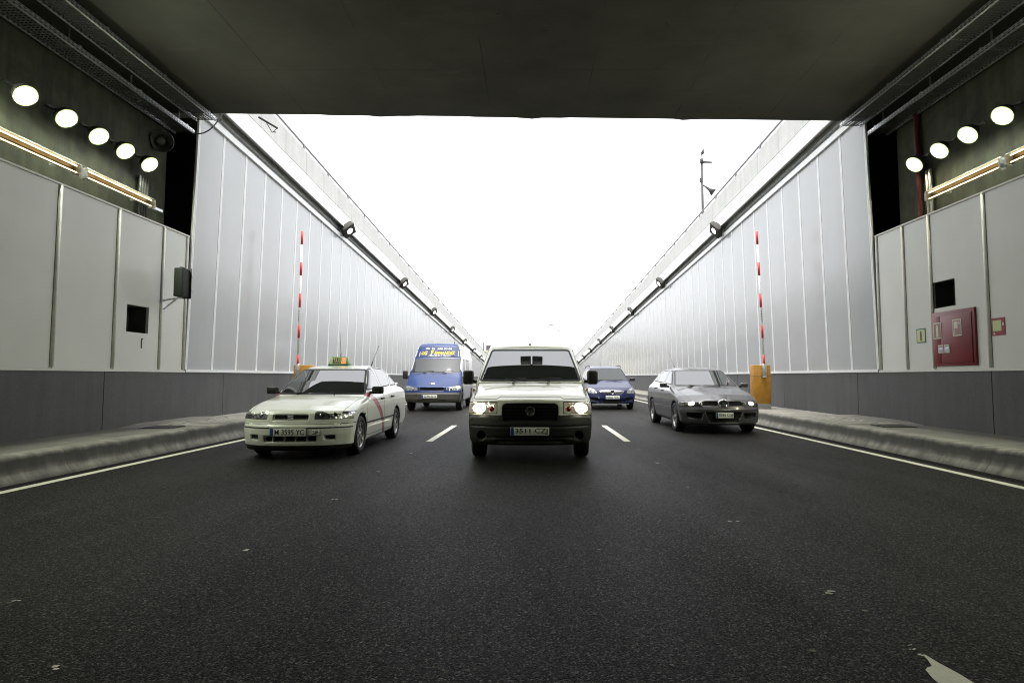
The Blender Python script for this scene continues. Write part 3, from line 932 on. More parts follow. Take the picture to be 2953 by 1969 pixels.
for s, ys in ((-1, (11.48, 10.78, 10.10, 9.38, 8.60, 7.8, 7.0, 6.2, 5.0, 3.6)), (1, (11.48, 10.76, 10.04, 9.28, 8.50, 7.8, 7.0, 6.2, 5.0, 3.6))):
    first = None
    for k, y in enumerate(ys):
        o = tunnel_flood(s) if first is None else copy_tree(first)
        first = first or o
        o.location = (s * 7.27, y, 5.20)
        if k > 4: o.rotation_euler = (0, 0, R(-56 * s))
        what = "hatchback" if s > 0 else "taxi"
        nm = {-1: ["first from the tunnel mouth", "second from the tunnel mouth", "third from the tunnel mouth", "fourth from the tunnel mouth", "fifth from the tunnel mouth"] + ["%s from the tunnel mouth" % q for q in ORD[5:]],
              1: ["warmest, first from the mouth", "second from the tunnel mouth", "third from the tunnel mouth", "fourth from the tunnel mouth", "fifth from the tunnel mouth"] + ["%s from the tunnel mouth" % q for q in ORD[5:]]}[s][k]
        tag(o, "glaring oval floodlight inside the tunnel, %s side, %s" % ("traffic signal" if s < 0 else "fire cabinet", nm), "floodlight", "oval floodlights on the tunnel walls")
    if s > 0:
        for c in first.children:
            if c.name.startswith('lens'):
                c.material_slots[0].link = 'OBJECT'; c.material_slots[0].material = M['flood_warm']

def tube_lamp(s, L=1.82):
    root = empty('tube_lamp', (0, 0, 0))
    b = MB()
    b.add([(0, 0, .11), (-s * .15, 0, .135), (-s * .155, 0, .125), (0, 0, .095), (0, L, .11), (-s * .15, L, .135), (-s * .155, L, .125), (0, L, .095)],
          [(0, 1, 5, 4), (1, 2, 6, 5), (2, 3, 7, 6), (3, 0, 4, 7), (0, 3, 2, 1), (4, 5, 6, 7)])
    b.build('hood', M['galv_dull'], root)
    b = MB()
    b.add([(-s * .02, .02, .09), (-s * .02, L - .02, .09), (-s * .02, L - .02, -.10), (-s * .02, .02, -.10)], [(0, 1, 2, 3)])
    b.add([(-s * .02, .02, .0), (-s * .06, .02, -.01), (-s * .06, L - .02, -.01), (-s * .02, L - .02, .0)], [(0, 1, 2, 3)])
    b.add([(-s * .02, .02, -.10), (-s * .13, .02, -.13), (-s * .13, L - .02, -.13), (-s * .02, L - .02, -.10)], [(0, 1, 2, 3)])
    b.build('reflector', M['reflector'], root)
    for x, z in ((.10, .08), (.10, -.09)):
        t = MB(); t.tube([(-s * x, .06, z), (-s * x, L - .06, z)], 0.015, 10); t.build('tube', M['tube'], root)
    for y in (0.0, L - .03):
        e = MB(); e.box(*sorted((0, -s * .16)), y, y + .03, -.135, .105); e.build('end_cap', M['galv_dull'], root)
    for y in (.25, L - .32):
        m = MB(); m.box(*sorted((0, s * .22)), y, y + .07, -.03, .03); m.build('bracket', M['galv_dull'], root)
    return root
for s, ys in ((-1, (9.74, 7.82, 5.90, 3.98)), (1, (9.26, 7.34, 5.42, 3.50))):
    first = None
    for k, y in enumerate(ys):
        o = tube_lamp(s) if first is None else copy_tree(first)
        first = first or o
        o.location = (s * 7.28, y, 4.45)
        o.scale = (0.75, 1.0, 0.62)
        tag(o, "long amber twin tube lamp, %s side, %s" % ("traffic signal" if s < 0 else "fire cabinet", ["nearest the tunnel mouth", "second from the mouth", "third from the mouth", "fourth from the mouth"][k]), "tube lamp", "amber tube lamps on the tunnel walls")
b = MB(); b.box(-.02, .02, 0, .36, -.03, .02)
o = b.build('cable_channel', M['galv']); o.location = (-7.28, 11.60, 4.42)
tag(o, "short bright metal channel stub beyond the end of the tube lamp", "channel")

# ------------------------------------------------------------------ cable trays, pipes, horn, cable, bracket
def tray(s, xin, xout, z, y0, y1, label, perforated=True):
    root = empty('cable_tray', (s * xin, y1, z))
    m = MB()
    y = y0
    while y < y1 - 0.02:
        m.box(*sorted((0, s * (xout - xin))), y - y1, y - y1 + 0.03, -.002, .002)
        y += 0.06
    for i in range(7):
        xx = s * (xout - xin) * i / 6
        m.box(xx - .012, xx + .012, y0 - y1, 0, -.004, -.0021)
    tag(m.build('tray_mesh', M['tray_dark'], root, fix=False), kind='stuff')
    for xx, nm in ((0, 'inner'), (s * (xout - xin), 'outer')):
        m = MB(); m.box(xx - .004, xx + .004, y0 - y1, 0, -.03, .05)
        m.box(xx - .018, xx + .018, y0 - y1, 0, -.034, -.0302)
        k = 0
        m.build('flange', M['galv'], root, fix=False)
        # punched slots along the flange
        d = MB(); y = y0 + .1
        while y < y1 - .05:
            for zz in (-.012, .026):
                d.box(xx - .0055, xx + .0055, y - y1, y - y1 + .045, zz - .006, zz + .006)
            y += .09
        tag(d.build('slot', M['seal'], root, fix=False), kind='stuff')
    for k in range(14):
        yy = y1 - 0.25 - 1.5 * k
        if yy < y0: break
        m = MB(); m.box(*sorted((s * .0, s * (xout - xin))), yy - y1 - .02, yy - y1 + .02, .052, .08)
        m.box(*sorted((s * (xout - xin) * .5 - .01, s * (xout - xin) * .5 + .01)), yy - y1 - .01, yy - y1 + .01, .08, zc - z - .003)
        m.build('hanger', M['galv_dull'], root, fix=False)
    tag(root, label, "cable tray", "perforated cable trays under the roof")
for s in (-1, 1):
    who = "traffic signal" if s < 0 else "fire cabinet"
    tray(s, 6.52, 6.92, 6.46, -8, 12.42 if s < 0 else 12.75, "perforated cable tray tight under the roof slab, %s side" % who)
    tray(s, 7.03, 7.42, 6.24, -8, 12.55 if s < 0 else 12.62, "lower perforated cable tray with bright flanges beside the wall, %s side" % who)

def wall_pipe(x, y, z0, z1, r, mat, label, cat, group=None):
    m = MB(); m.tube([(0, 0, 0), (0, 0, z1 - z0)], r, 12)
    o = m.build('wall_conduit' if cat == 'conduit' else 'wall_pipe', mat); o.location = (x, y, z0)
    tag(o, label, cat, group)
for i in range(4):
    wall_pipe(-7.44, 11.50 + .075 * i, 4.10, 5.0, 0.026, M['tray_dark'], "grey vertical conduit under the floodlights, %s of four from the tunnel mouth" % ORD[3 - i], "conduit", "vertical conduits on the wall by the signal")
wall_pipe(7.43, 11.63, 4.10, 6.3, 0.055, M['pipe_red'], "red vertical pipe on the concrete wall above the white panels", "pipe")
for i in range(2):
    wall_pipe(7.45, 11.42 - .09 * i, 4.10, 5.05, 0.03, M['galv_dull'], "grey vertical conduit beside the red pipe, %s" % ("touching it" if i == 0 else "the farther of the two"), "conduit", "vertical conduits by the red pipe")

hr = empty('alarm_horn', (-7.40, 12.02, 5.86))
mt = Vector((0.72, -0.62, -0.3)).normalized().to_track_quat('Z', 'Y').to_matrix().to_4x4()
m = MB(); m.lathe([(0.205, 0.10), (0.22, 0.09), (0.19, 0.07), (0.12, 0.0), (0.06, -0.10)], mt, 28); m.build('bell', pm("horn_grey_green", (0.020, 0.024, 0.015), 0.6, var=0.2), hr)
m = MB(); m.lathe([(0.0, 0.06), (0.06, 0.05), (0.09, 0.02), (0.10, -0.01)], mt, 20); m.build('centre_cap', pm("horn_cap", (0.035, 0.036, 0.026), 0.5), hr)
m = MB(); m.bar((-.08, 0.02, 0), (0.02, 0.02, 0), .05); m.build('bracket', M['galv_dull'], hr)
tag(hr, "round dull horn loudspeaker on the dark wall beyond the last floodlight", "loudspeaker")

m = MB(); pts = []
P0, P1, P2 = Vector((-6.62, 12.9, 6.86)), Vector((-6.75, 12.62, 6.10)), Vector((-7.1, 12.48, 6.23))
for i in range(15):
    t = i / 14
    pts.append(P0 * (1 - t) ** 2 + P1 * 2 * t * (1 - t) + P2 * t * t)
m.tube(pts, 0.014, 8)
o = m.build('hanging_cable', M['black'])
tag(o, "thin black cable sagging from the roof edge to the cable tray end", "cable")

bk = empty('steel_bracket', (-5.68, 12.72, 6.60))
bk.scale = (0.6, 0.6, 0.6)
m = MB(); m.bar((-.14, -.05, .05), (.19, .75, -.02), .05, .05); m.build('arm', M['housing'], bk)
m = MB(); m.bar((.19, .74, -.02), (.07, .60, -.24), .018); m.bar((.07, .60, -.24), (-.02, .30, .0), .018); m.bar((.1, .65, -.2), (.14, .72, -.18), .03); m.build('brace', M['housing'], bk)
tag(bk, "small black steel bracket poking out under the roof edge against the ramp parapet", "bracket")

ls = empty('lane_signal', (0.0, 12.60, 7.20))
for sx in (-1, 1):
    m = MB(); m.box(sx * .225 - .20, sx * .225 + .20, .86, 1.02, .0, .46); hd = m.build('signal_head', M['housing'], ls, bevel=.02)
    m = MB(); m.box(sx * .225 - .15, sx * .225 + .15, 1.021, 1.024, .05, .41); m.build('display', M['glass'], hd)
m = MB(); m.bar((0, -.06, .22), (0, .86, .22), .09, .09); m.build('arm', M['housing'], ls)
tag(ls, "pair of dark signal heads over the portal edge, mirrored in the van windscreen", "signal")

# ------------------------------------------------------------------ barriers
def barrier(s):
    root = empty('road_barrier', (s * 6.26, 16.85, 0.303))
    cx = s * 0.01
    m = MB(); m.box(cx - .23, cx + .23, 0.02, 0.34, 0.14, 1.19); cab = m.build('cabinet', M['orange_box'], root, bevel=0.01)
    m = MB(); m.box(cx - .233, cx + .233, 0.016, 0.344, 0.88, 0.89); m.build('lid_seam', M['seal'], cab)
    m = MB(); m.box(cx - .215, cx + .215, 0.0, 0.36, 0, .139); m.build('plinth', M['plinth'], root)
    bx = s * 0.01 + (0.04 if s > 0 else -0.10)
    m = MB(); m.box(bx - .055, bx + .055, -0.06, 0.018, .86, 1.22); m.box(bx - .06, bx + .06, -.07, .018, .85, .88); m.build('boom_clamp', M['galv'], root, bevel=0.006)
    base = Vector((bx, -0.03, 1.15)); tip = Vector((s * 0.0 - s * 0.06, -0.03, 4.86))
    if s < 0: tip = Vector((0.14 - .22, -0.03, 4.86)); 
    m = MB(); m.tube([base + (tip - base) * t for t in (0, .5, 1)], 0.029, 12); boom = m.build('boom', M['white'], root)
    for z0, z1 in ((4.50, 4.87), (3.64, 4.01), (2.76, 3.14), (1.92, 2.28), (1.06 + .06, 1.46)):
        f = lambda z: base + (tip - base) * ((z - base.z) / (tip.z - base.z))
        m = MB(); m.tube([f(z0), f(z1)], 0.0305, 12); m.build('red_band', M['red'], boom)
    # small marks on one white length, too small to read
    d = MB()
    for i in range(7):
        p = base + (tip - base) * ((2.40 + i * .045 - base.z) / (tip.z - base.z))
        d.box(p.x - .014, p.x + .012 - .008 * (i % 2), p.y - .0315, p.y - .029, p.z - .012, p.z + .012)
    d.build('lettering', M['lamp_grey'], boom)
    tag(root, "upright red and white barrier boom on ochre cabinet, %s" % ("half hidden by the taxi" if s < 0 else "beside the grey hatchback"), "barrier", "raised barriers at the tunnel mouth")
for s in (-1, 1): barrier(s)

# ------------------------------------------------------------------ signal, fire cabinet, signs
ts = empty('traffic_signal', (-6.64, 11.62, 2.42))
m = MB(); m.box(-.085, .085, -.12, .12, .26, .80); m.box(-.03, .03, -.05, .05, .80, .83); hd = m.build('signal_head', M['green_box'], ts, bevel=0.012)
m = MB(); m.box(-.12, .12, .121, .13, .24, .82); m.build('backboard', M['black'], ts, bevel=0.003)
for z in (.66, .41):
    v = MB()
    mt = Matrix.Translation((0.02, .13, z)) @ Matrix.Rotation(R(-90), 4, 'X')
    secs = []
    for t, r in ((0, .075), (.14, .068)):
        secs.append([mt @ Vector((math.cos(a) * r, math.sin(a) * r, t * (1.0 if math.sin(a) < .2 else .55))) for a in [R(-200 + 220 * i / 16) for i in range(17)]])
    v.loft([[tuple(p) for p in q] for q in secs], smooth=True)
    vo = v.build('visor', M['visor'], ts)
    l = MB(); l.lathe([(0, .012), (.05, .008), (.066, 0.001)], mt, 18); l.build('lens', M['glass'], ts)
m = MB(); m.bar((-.44, .20, .22), (.0, .02, .25), .03, .03); m.bar((-.44, .20, .05), (-.12, .08, .24), .025, .025)
m.box(-.455, -.44, .15, .25, 0.0, .28); m.build('bracket', M['galv'], ts)
tag(ts, "small two-lens traffic signal seen from behind on a wall bracket", "traffic signal")

fc = empty('fire_cabinet', (WALL, 9.83, 1.36))
m = MB(); m.box(-.035, 0.0, 0, 1.05, 0, .93); m.build('frame', M['fire_red'], fc, bevel=0.005)
m = MB(); m.box(-.048, -.0351, .06, .82, .05, .86); dd = m.build('door', M['fire_red'], fc, bevel=0.006)
m = MB(); m.box(-.046, -.0351, .825, 1.0, .05, .86); m.build('door', M['fire_red'], fc, bevel=0.006)
def pict(parent, x, y0, y1, z0, z1, back, frame, parts, t=0.004):
    m = MB(); m.box(x - t, x, y0, y1, z0, z1); fr = m.build('pictogram_sign', frame, parent)
    m = MB(); m.box(x - t - .002, x - t, y0 + .018, y1 - .018, z0 + .018, z1 - .018); m.build('field', back, fr)
    for k, (a, b, c, d, mt_) in enumerate(parts):
        m = MB(); m.box(x - t - .0045 - .0002 * k, x - t - .002, y0 + (y1 - y0) * (1 - b), y0 + (y1 - y0) * (1 - a), z0 + (z1 - z0) * c, z0 + (z1 - z0) * d); m.build('symbol', mt_, fr)
# y runs away from the camera, so the near side of the cabinet (small y) is at the picture's outer side
pict(fc, -.0485, .845 - .055, .845 + .155, .47, .75, M['sign_pink'], M['sign_cream'], [(.4, .66, .12, .72, M['sign_cream']), (.45, .6, .72, .85, M['sign_cream'])], t=.003)
pict(fc, -.0485, .29, .50, .49, .77, M['sign_pink'], M['sign_cream'], [(.18, .60, .45, .85, M['sign_cream']), (.18, .25, .1, .45, M['sign_cream']), (.66, .86, .68, .82, M['sign_cream'])], t=.003)
for y in (.66, .815):
    m = MB(); m.box(-.056, -.0482, y - .065, y + .065, .22, .36); w = m.build('window_frame', M['sign_cream'], fc)
    m = MB(); m.box(-.058, -.0561, y - .047, y + .047, .238, .342); m.build('pane', M['glass'], w)
tag(fc, "red fire hose cabinet with pictogram plates and two little windows", "fire cabinet")

sg = empty('safety_sign', (WALL, 11.12, 1.79))
pict(sg, -0.002, 0, .26, 0, .26, M['sign_pale'], M['sign_green'], [(.42, .58, .15, .8, M['fire_red'])])
tag(sg, "small green bordered sign with a red extinguisher on the white panel", "sign")
sg = empty('safety_sign', (WALL, 9.24, 1.80))
pict(sg, -0.002, 0, .27, 0, .27, M['sign_red'], M['sign_red'], [(.10, .74, .26, .86, M['sign_pale']), (.80, .93, .55, .72, M['sign_cream']), (.14, .26, .06, .18, M['sign_cream'])])
tag(sg, "square dark red sign with a pale yellow reel symbol, alone on the outer panel", "sign")

# ------------------------------------------------------------------ beyond the parapets
lp = empty('mast', (9.6, 34.2, 6.6))
m = MB(); m.tube([(0, 0, -.5), (0, 0, 6.6)], [.105, .06], 12); m.build('pole', M['lamp_grey'], lp)
m = MB(); m.tube([(0, 0, 6.6), (0, 0, 6.85)], .10, 12); m.tube([(0.05, 0, 6.68), (.55, -.1, 6.62)], [.07, .045], 8); m.build('camera_head', M['lamp_grey'], lp)
m = MB(); m.tube([(0, 0, 6.85), (0, 0, 7.08), (.05, 0, 7.2), (.12, 0, 7.45)], [.02, .03, .10, .02], 8); m.build('finial_lamp', M['lamp_grey'], lp)
m = MB(); m.tube([(.12, 0, 5.3), (.38, -.1, 5.05), (.58, -.15, 4.88)], [.04, .09, .22], 16); m.tube([(.0, 0, 5.4), (.2, -.02, 5.2)], .035, 8); m.build('horn', M['lamp_grey'], lp)
m = MB(); m.box(-.13, -.05, -.06, .06, 5.5, 5.75); m.build('junction_box', M['lamp_grey'], lp)
tag(lp, "tall grey mast with a camera and a horn loudspeaker behind the ramp parapet", "mast")

lp = empty('street_lamp', (5.2, 118, 0))
m = MB(); m.tube([(0, 0, 0), (0, 0, 9.6)], [.12, .07], 10); m.build('pole', M['visor'], lp)
m = MB(); m.tube([(0, 0, 9.6), (-.4, 0, 10.6), (-1.3, 0, 11.0)], .06, 8); m.build('arm', M['visor'], lp)
m = MB(); m.lathe([(0, .1), (.5, .05), (.45, -.08), (0, -.12)], Matrix.Translation((-1.6, 0, 11.0)), 14); m.build('lamp_head', M['lamp_grey'], lp)
tag(lp, "far thin street lamp fading into the white sky above the cream van", "street lamp")

fb = empty('building', (-13.4, 165, 0))
m = MB(); m.box(-6, 5.2, 0, 14, 0, 7.9); m.build('wall', M['cream_wall'], fb)
m = MB(); m.box(-6.2, 5.4, -.2, 14.2, 7.9, 8.2); m.build('roof', M['cream_wall'], fb)
m = MB(); m.box(1.0, 3.6, 2, 6, 8.2, 9.6); m.box(3.8, 4.9, 2, 5, 8.2, 10.0); m.build('roof_unit', M['lamp_grey'], fb)
m = MB(); m.box(.2, .4, 2, 2.3, 8.2, 10.4); m.build('chimney', M['lamp_grey'], fb)
for i in range(4):
    m = MB(); m.box(-5 + 2.6 * i, -3.6 + 2.6 * i, -.06, -.01, 4.9, 6.6); m.build('window', M['glass'], fb)
tag(fb, "distant cream building with grey plant on its roof at the ramp end", "building")

# ------------------------------------------------------------------ vehicle bodies
# A body is a solid field (side, front and plan outlines blended with fillets), meshed once; panels, glass and lamps are then cut out of that skin.
def poly_sdf(px, py, poly):
    poly = np.asarray(poly, dtype=np.float64)
    d = np.full(px.shape, 1e9); sgn = np.ones(px.shape)
    n = len(poly)
    for i in range(n):
        vi, vj = poly[i], poly[i - 1]
        ex, ey = vj - vi
        wx, wy = px - vi[0], py - vi[1]
        t = np.clip((wx * ex + wy * ey) / max(ex * ex + ey * ey, 1e-12), 0, 1)
        bx, by = wx - ex * t, wy - ey * t
        d = np.minimum(d, bx * bx + by * by)
        c1 = py >= vi[1]; c2 = py < vj[1]; c3 = ex * wy > ey * wx
        flip = (c1 & c2 & c3) | (~c1 & ~c2 & ~c3)
        sgn = np.where(flip, -sgn, sgn)
    return sgn * np.sqrt(d)

def smin(a, b, k):
    h = np.maximum(k - np.abs(a - b), 0) / k
    return np.minimum(a, b) - h * h * k * 0.25
def smax(a, b, k): return -smin(-a, -b, k)

def sym(half):
    return [(x, z) for x, z in half] + [(-x, z) for x, z in reversed(half)]

def body_field(x, y, z, S):
    ax = np.abs(x)
    u = np.clip(ax / S['w'], 0, 1.3)
    L = S['L']
    bowa = np.interp(y, [-1, 0.25, 0.8], [S['bow0'] - S['bow1'], S['bow0'] - S['bow1'], 0.0])
    bowb = np.interp(y, [-1, S['bow_end'], S['bow_end'] + .8], [S['bow1'], S['bow1'], 0.0])
    rb = np.interp(y, [L - 1.6, L - .4, L + 1], [0, .12, .14])
    yy = y - bowa * u ** S.get('bp', 2.4) - bowb * u ** S.get('bpw', 2.4) + rb * u ** 2.4
    zz = z + S['crown'] * u ** 2 * np.clip((z - .4) * 2, 0, 1)
    low = smax(poly_sdf(yy, zz, S['side_low']), poly_sdf(x, z, sym(S['front_low'])), S.get('k_low', .09))
    cab = smax(poly_sdf(yy, zz, S['side_cab']), poly_sdf(x, z, sym(S['front_cab'])), S.get('k_cab', .10))
    d = smin(low, cab, S.get('k_join', .03))
    for f in S.get('extra', []):
        d = f(d, x, ax, y, z)
    R_, w = S['arch_r'], S['w']
    for (cy, cz) in S['wheels']:
        c = np.sqrt((y - cy) ** 2 + (z - cz) ** 2) - R_
        c = np.maximum(c, (w - .30) - ax)
        d = smax(d, -c, .02)
    return d

def surface_nets(F, org, r):
    nx, ny, nz = F.shape
    ins = F < 0
    C = (nx - 1, ny - 1, nz - 1)
    acc = np.zeros(C + (3,)); cnt = np.zeros(C)
    offs = [(0, 0, 0), (1, 0, 0), (0, 1, 0), (1, 1, 0), (0, 0, 1), (1, 0, 1), (0, 1, 1), (1, 1, 1)]
    sl = lambda o: tuple(slice(o[i], o[i] + C[i]) for i in range(3))
    for a in range(8):
        for ax in range(3):
            if offs[a][ax]: continue
            o2 = list(offs[a]); o2[ax] = 1
            fa, fb = F[sl(offs[a])], F[sl(o2)]
            cr = (fa < 0) != (fb < 0)
            t = np.where(cr, fa / np.where(cr, fa - fb, 1), 0)
            for d in range(3):
                acc[..., d] += np.where(cr, offs[a][d] + (t if d == ax else 0), 0)
            cnt += cr
    idx = np.full(C, -1)
    act = cnt > 0
    idx[act] = np.arange(act.sum())
    ii = np.argwhere(act)
    V = org + r * (ii + acc[act] / cnt[act][:, None])
    Q = []
    for ax in range(3):
        b, c = (ax + 1) % 3, (ax + 2) % 3
        A = [slice(1, F.shape[d] - 1) if d != ax else slice(0, F.shape[d] - 1) for d in range(3)]
        A2 = list(A); A2[ax] = slice(1, F.shape[ax])
        s0, s1 = ins[tuple(A)], ins[tuple(A2)]
        cr = s0 != s1
        pos = np.argwhere(cr)
        pos[:, b] += 1; pos[:, c] += 1
        eb = np.zeros(3, int); eb[b] = 1
        ec = np.zeros(3, int); ec[c] = 1
        q = [idx[tuple((pos - o).T)] for o in (eb + ec, ec, np.zeros(3, int), eb)]
        q = np.stack(q, 1)
        flip = ~s0[cr]
        q[flip] = q[flip][:, ::-1]
        Q.append(q)
    return V, np.concatenate(Q)

def trilin(G, P, org, r):
    q = (P - org) / r
    i = np.clip(np.floor(q).astype(int), 0, np.array(G.shape[:3]) - 2)
    f = q - i
    out = 0
    for a in (0, 1):
        for b in (0, 1):
            for c in (0, 1):
                w = (f[:, 0] if a else 1 - f[:, 0]) * (f[:, 1] if b else 1 - f[:, 1]) * (f[:, 2] if c else 1 - f[:, 2])
                g_ = G[i[:, 0] + a, i[:, 1] + b, i[:, 2] + c]
                out = out + g_ * (w[:, None] if g_.ndim == 2 else w)
    return out

class Skin:
    """The meshed body: faces carry a region name; cut() splits faces along the zero line of a function."""
    def __init__(self, S, r):
        w, L, H = S['w'] + .06, S['L'] + .08, S['H'] + .06
        nxh = int(w / r) + 1
        xs = (np.arange(-nxh, nxh + 1) + 0.5) * r
        xs = xs[:-1]
        ys = np.arange(-.10, L + r, r); zs = np.arange(.08, H + r, r)
        X, Y, Z = np.meshgrid(xs[nxh:], ys, zs, indexing='ij')
        Fh = body_field(X, Y, Z, S)
        F = np.concatenate([Fh[::-1], Fh], 0)
        org = np.array([xs[0], ys[0], zs[0]])
        V, Q = surface_nets(F, org, r)
        G = np.stack(np.gradient(F, r), -1)
        for _ in range(3):
            f = trilin(F, V, org, r); gg = trilin(G, V, org, r)
            l2 = np.maximum((gg ** 2).sum(1), .05)
            V = V - gg * np.clip(f / l2, -r, r)[:, None]
        # analytic-quality normals
        e = r * .6
        nrm = np.stack([body_field(V[:, 0] + (e if k == 0 else 0), V[:, 1] + (e if k == 1 else 0), V[:, 2] + (e if k == 2 else 0), S) -
                        body_field(V[:, 0] - (e if k == 0 else 0), V[:, 1] - (e if k == 1 else 0), V[:, 2] - (e if k == 2 else 0), S) for k in range(3)], 1)
        nrm /= np.maximum(np.linalg.norm(nrm, axis=1), 1e-9)[:, None]
        self.V, self.Nn = V, nrm
        W = 10
        self.Fc = np.concatenate([Q, np.repeat(Q[:, 3:4], W - 4, 1)], 1)   # padded with the last vertex
        self.reg = np.zeros(len(Q), int)
        self.names = ['body']
        self.W = W
    def cut(self, phi_fn, name, src=('body',)):
        phi = phi_fn(self.V, self.Nn)
        phi = np.where(np.abs(phi) < 1e-6, 1e-6, phi)
        sid = [self.names.index(s) for s in src if s in self.names]
        if name not in self.names: self.names.append(name)
        rid = self.names.index(name)
        m = np.isin(self.reg, sid)
        pf = phi[self.Fc]
        lo, hi = pf.min(1), pf.max(1)
        inside = m & (hi < 0)
        self.reg[inside] = rid
        mixed = np.where(m & (lo < 0) & (hi > 0))[0]
        if len(mixed) == 0: return
        newv, newn, cache = [], [], {}
        base = len(self.V)
        addF, addR = [], []
        for fi in mixed:
            row = self.Fc[fi]
            vs = [row[0]]
            for a in row[1:]:
                if a != vs[-1]: vs.append(a)
            if vs[-1] == vs[0]: vs.pop()
            A, B = [], []
            n = len(vs)
            for k in range(n):
                a, b = vs[k], vs[(k + 1) % n]
                (A if phi[a] < 0 else B).append(a)
                if (phi[a] < 0) != (phi[b] < 0):
                    key = (a, b) if a < b else (b, a)
                    if key not in cache:
                        p, q = key
                        t = phi[p] / (phi[p] - phi[q])
                        cache[key] = base + len(newv)
                        newv.append(self.V[p] * (1 - t) + self.V[q] * t)
                        nn = self.Nn[p] * (1 - t) + self.Nn[q] * t
                        newn.append(nn / max(np.linalg.norm(nn), 1e-9))
                    A.append(cache[key]); B.append(cache[key])
            for poly, rr in ((A, rid), (B, self.reg[fi])):
                if len(poly) >= 3 and len(poly) <= self.W:
                    addF.append(poly + [poly[-1]] * (self.W - len(poly))); addR.append(rr)
        keep = np.ones(len(self.Fc), bool); keep[mixed] = False
        self.Fc = np.concatenate([self.Fc[keep], np.array(addF)]); self.reg = np.concatenate([self.reg[keep], np.array(addR)])
        self.V = np.concatenate([self.V, np.array(newv)]); self.Nn = np.concatenate([self.Nn, np.array(newn)])
    def obj(self, name, regions, parent, offset=0.0):
        """regions: [(region, material)] -> one mesh object."""
        fs, mi, mats = [], [], []
        for rg, mt in regions:
            if rg not in self.names: continue
            ids = np.where(self.reg == self.names.index(rg))[0]
            if len(ids) == 0: continue
            if mt not in mats: mats.append(mt)
            for fi in ids:
                row = self.Fc[fi]
                vs = [int(row[0])]
                for a in row[1:]:
                    if a != vs[-1]: vs.append(int(a))
                if vs[-1] == vs[0]: vs.pop()
                if len(set(vs)) < 3: continue
                fs.append(vs); mi.append(mats.index(mt))
        if not fs: return None
        used = sorted({i for f in fs for i in f})
        mp = {a: k for k, a in enumerate(used)}
        P = self.V[used] + self.Nn[used] * offset
        me = bpy.data.meshes.new(name)
        me.from_pydata(P.tolist(), [], [[mp[i] for i in f] for f in fs])
        for m in mats: me.materials.append(m)
        me.polygons.foreach_set('material_index', mi)
        me.polygons.foreach_set('use_smooth', [True] * len(fs))
        me.update()
        me.normals_split_custom_set_from_vertices([tuple(n) for n in self.Nn[used]])
        o = bpy.data.objects.new(name, me)
        COL.objects.link(o)
        o.parent = parent
        return o

def round_poly(pts, r=.03, n=4):
    """Rounds the corners of a polygon."""
    out = []
    k = len(pts)
    for i in range(k):
        p0, p1, p2 = (np.array(pts[(i + d) % k], float) for d in (-1, 0, 1))
        a, b = p0 - p1, p2 - p1
        la, lb = np.linalg.norm(a), np.linalg.norm(b)
        q = min(r, la * .45, lb * .45)
        s, e = p1 + a / la * q, p1 + b / lb * q
        for j in range(n + 1):
            t = j / n
            out.append(tuple(s * (1 - t) ** 2 + p1 * 2 * t * (1 - t) + e * t * t))
    return out

def front(poly, y1=9.0, r=.02, grow=0.0):
    P = round_poly(poly, r) if r else poly
    return lambda V, Nn: np.maximum(np.maximum(poly_sdf(V[:, 0], V[:, 2], P) - grow, Nn[:, 1] + .04), V[:, 1] - y1)
def side(poly, sgn, r=.03, grow=0.0, nmin=.25):
    P = round_poly(poly, r) if r else poly
    return lambda V, Nn: np.maximum(poly_sdf(V[:, 1], V[:, 2], P) - grow, nmin - sgn * Nn[:, 0])
def mirror(poly): return [(-x, z) for x, z in poly]

def wheel(parent, x, y, z, r, w, rim_mat, style='five', steer=0.0):
    s = 1 if x > 0 else -1
    mt = Matrix.Translation((0, 0, 0)) @ Matrix.Rotation(R(90) * s, 4, 'Y')
    hub = MB(); hub.lathe([(0.0, -.02), (.09, -.02), (.09, .02), (0.0, .03)], mt, 16)
    h = hub.build('wheel', M['steel_wheel'], parent)
    h.location = (x, y, z); h.rotation_euler = (0, 0, steer)
    t = MB()
    ri = r * .66
    t.lathe([(ri, -w * .42), (ri + .02, -w * .48), (r * .9, -w * .5), (r * .975, -w * .42), (r, -w * .30), (r, 0), (r, w * .30), (r * .975, w * .42), (r * .9, w * .5), (ri + .02, w * .48), (ri, w * .40), (ri - .02, w * .2)], mt, 40)
    t.build('tyre', M['rubber'], h)
    q = MB()
    q.lathe([(ri + .006, w * .43), (ri - .012, w * .44), (ri - .022, w * .34), (ri - .03, w * .05), (ri - .05, -w * .1), (0.0, -w * .1)], mt, 40)
    if style == 'steel':
        q.lathe([(ri - .025, w * .30), (ri * .75, w * .36), (ri * .45, w * .22), (ri * .30, w * .30), (0, w * .32)], mt, 32)
    else:
        n = 7 if style == 'seven' else (10 if style == 'cover' else 5)
        q.lathe([(.0, w * .40), (.045, w * .39), (.06, w * .30), (.06, 0)], mt, 20)
        for i in range(n):
            a = 2 * math.pi * i / n + .3
            rot = mt @ Matrix.Rotation(a, 4, 'Z')
            hw = .028 if style != 'cover' else .024
            q.box(.04, ri - .012, -hw, hw, w * .22, w * .36, 0, rot)
    q.build('rim', rim_mat, h, bevel=0.0, fix=True)
    return h

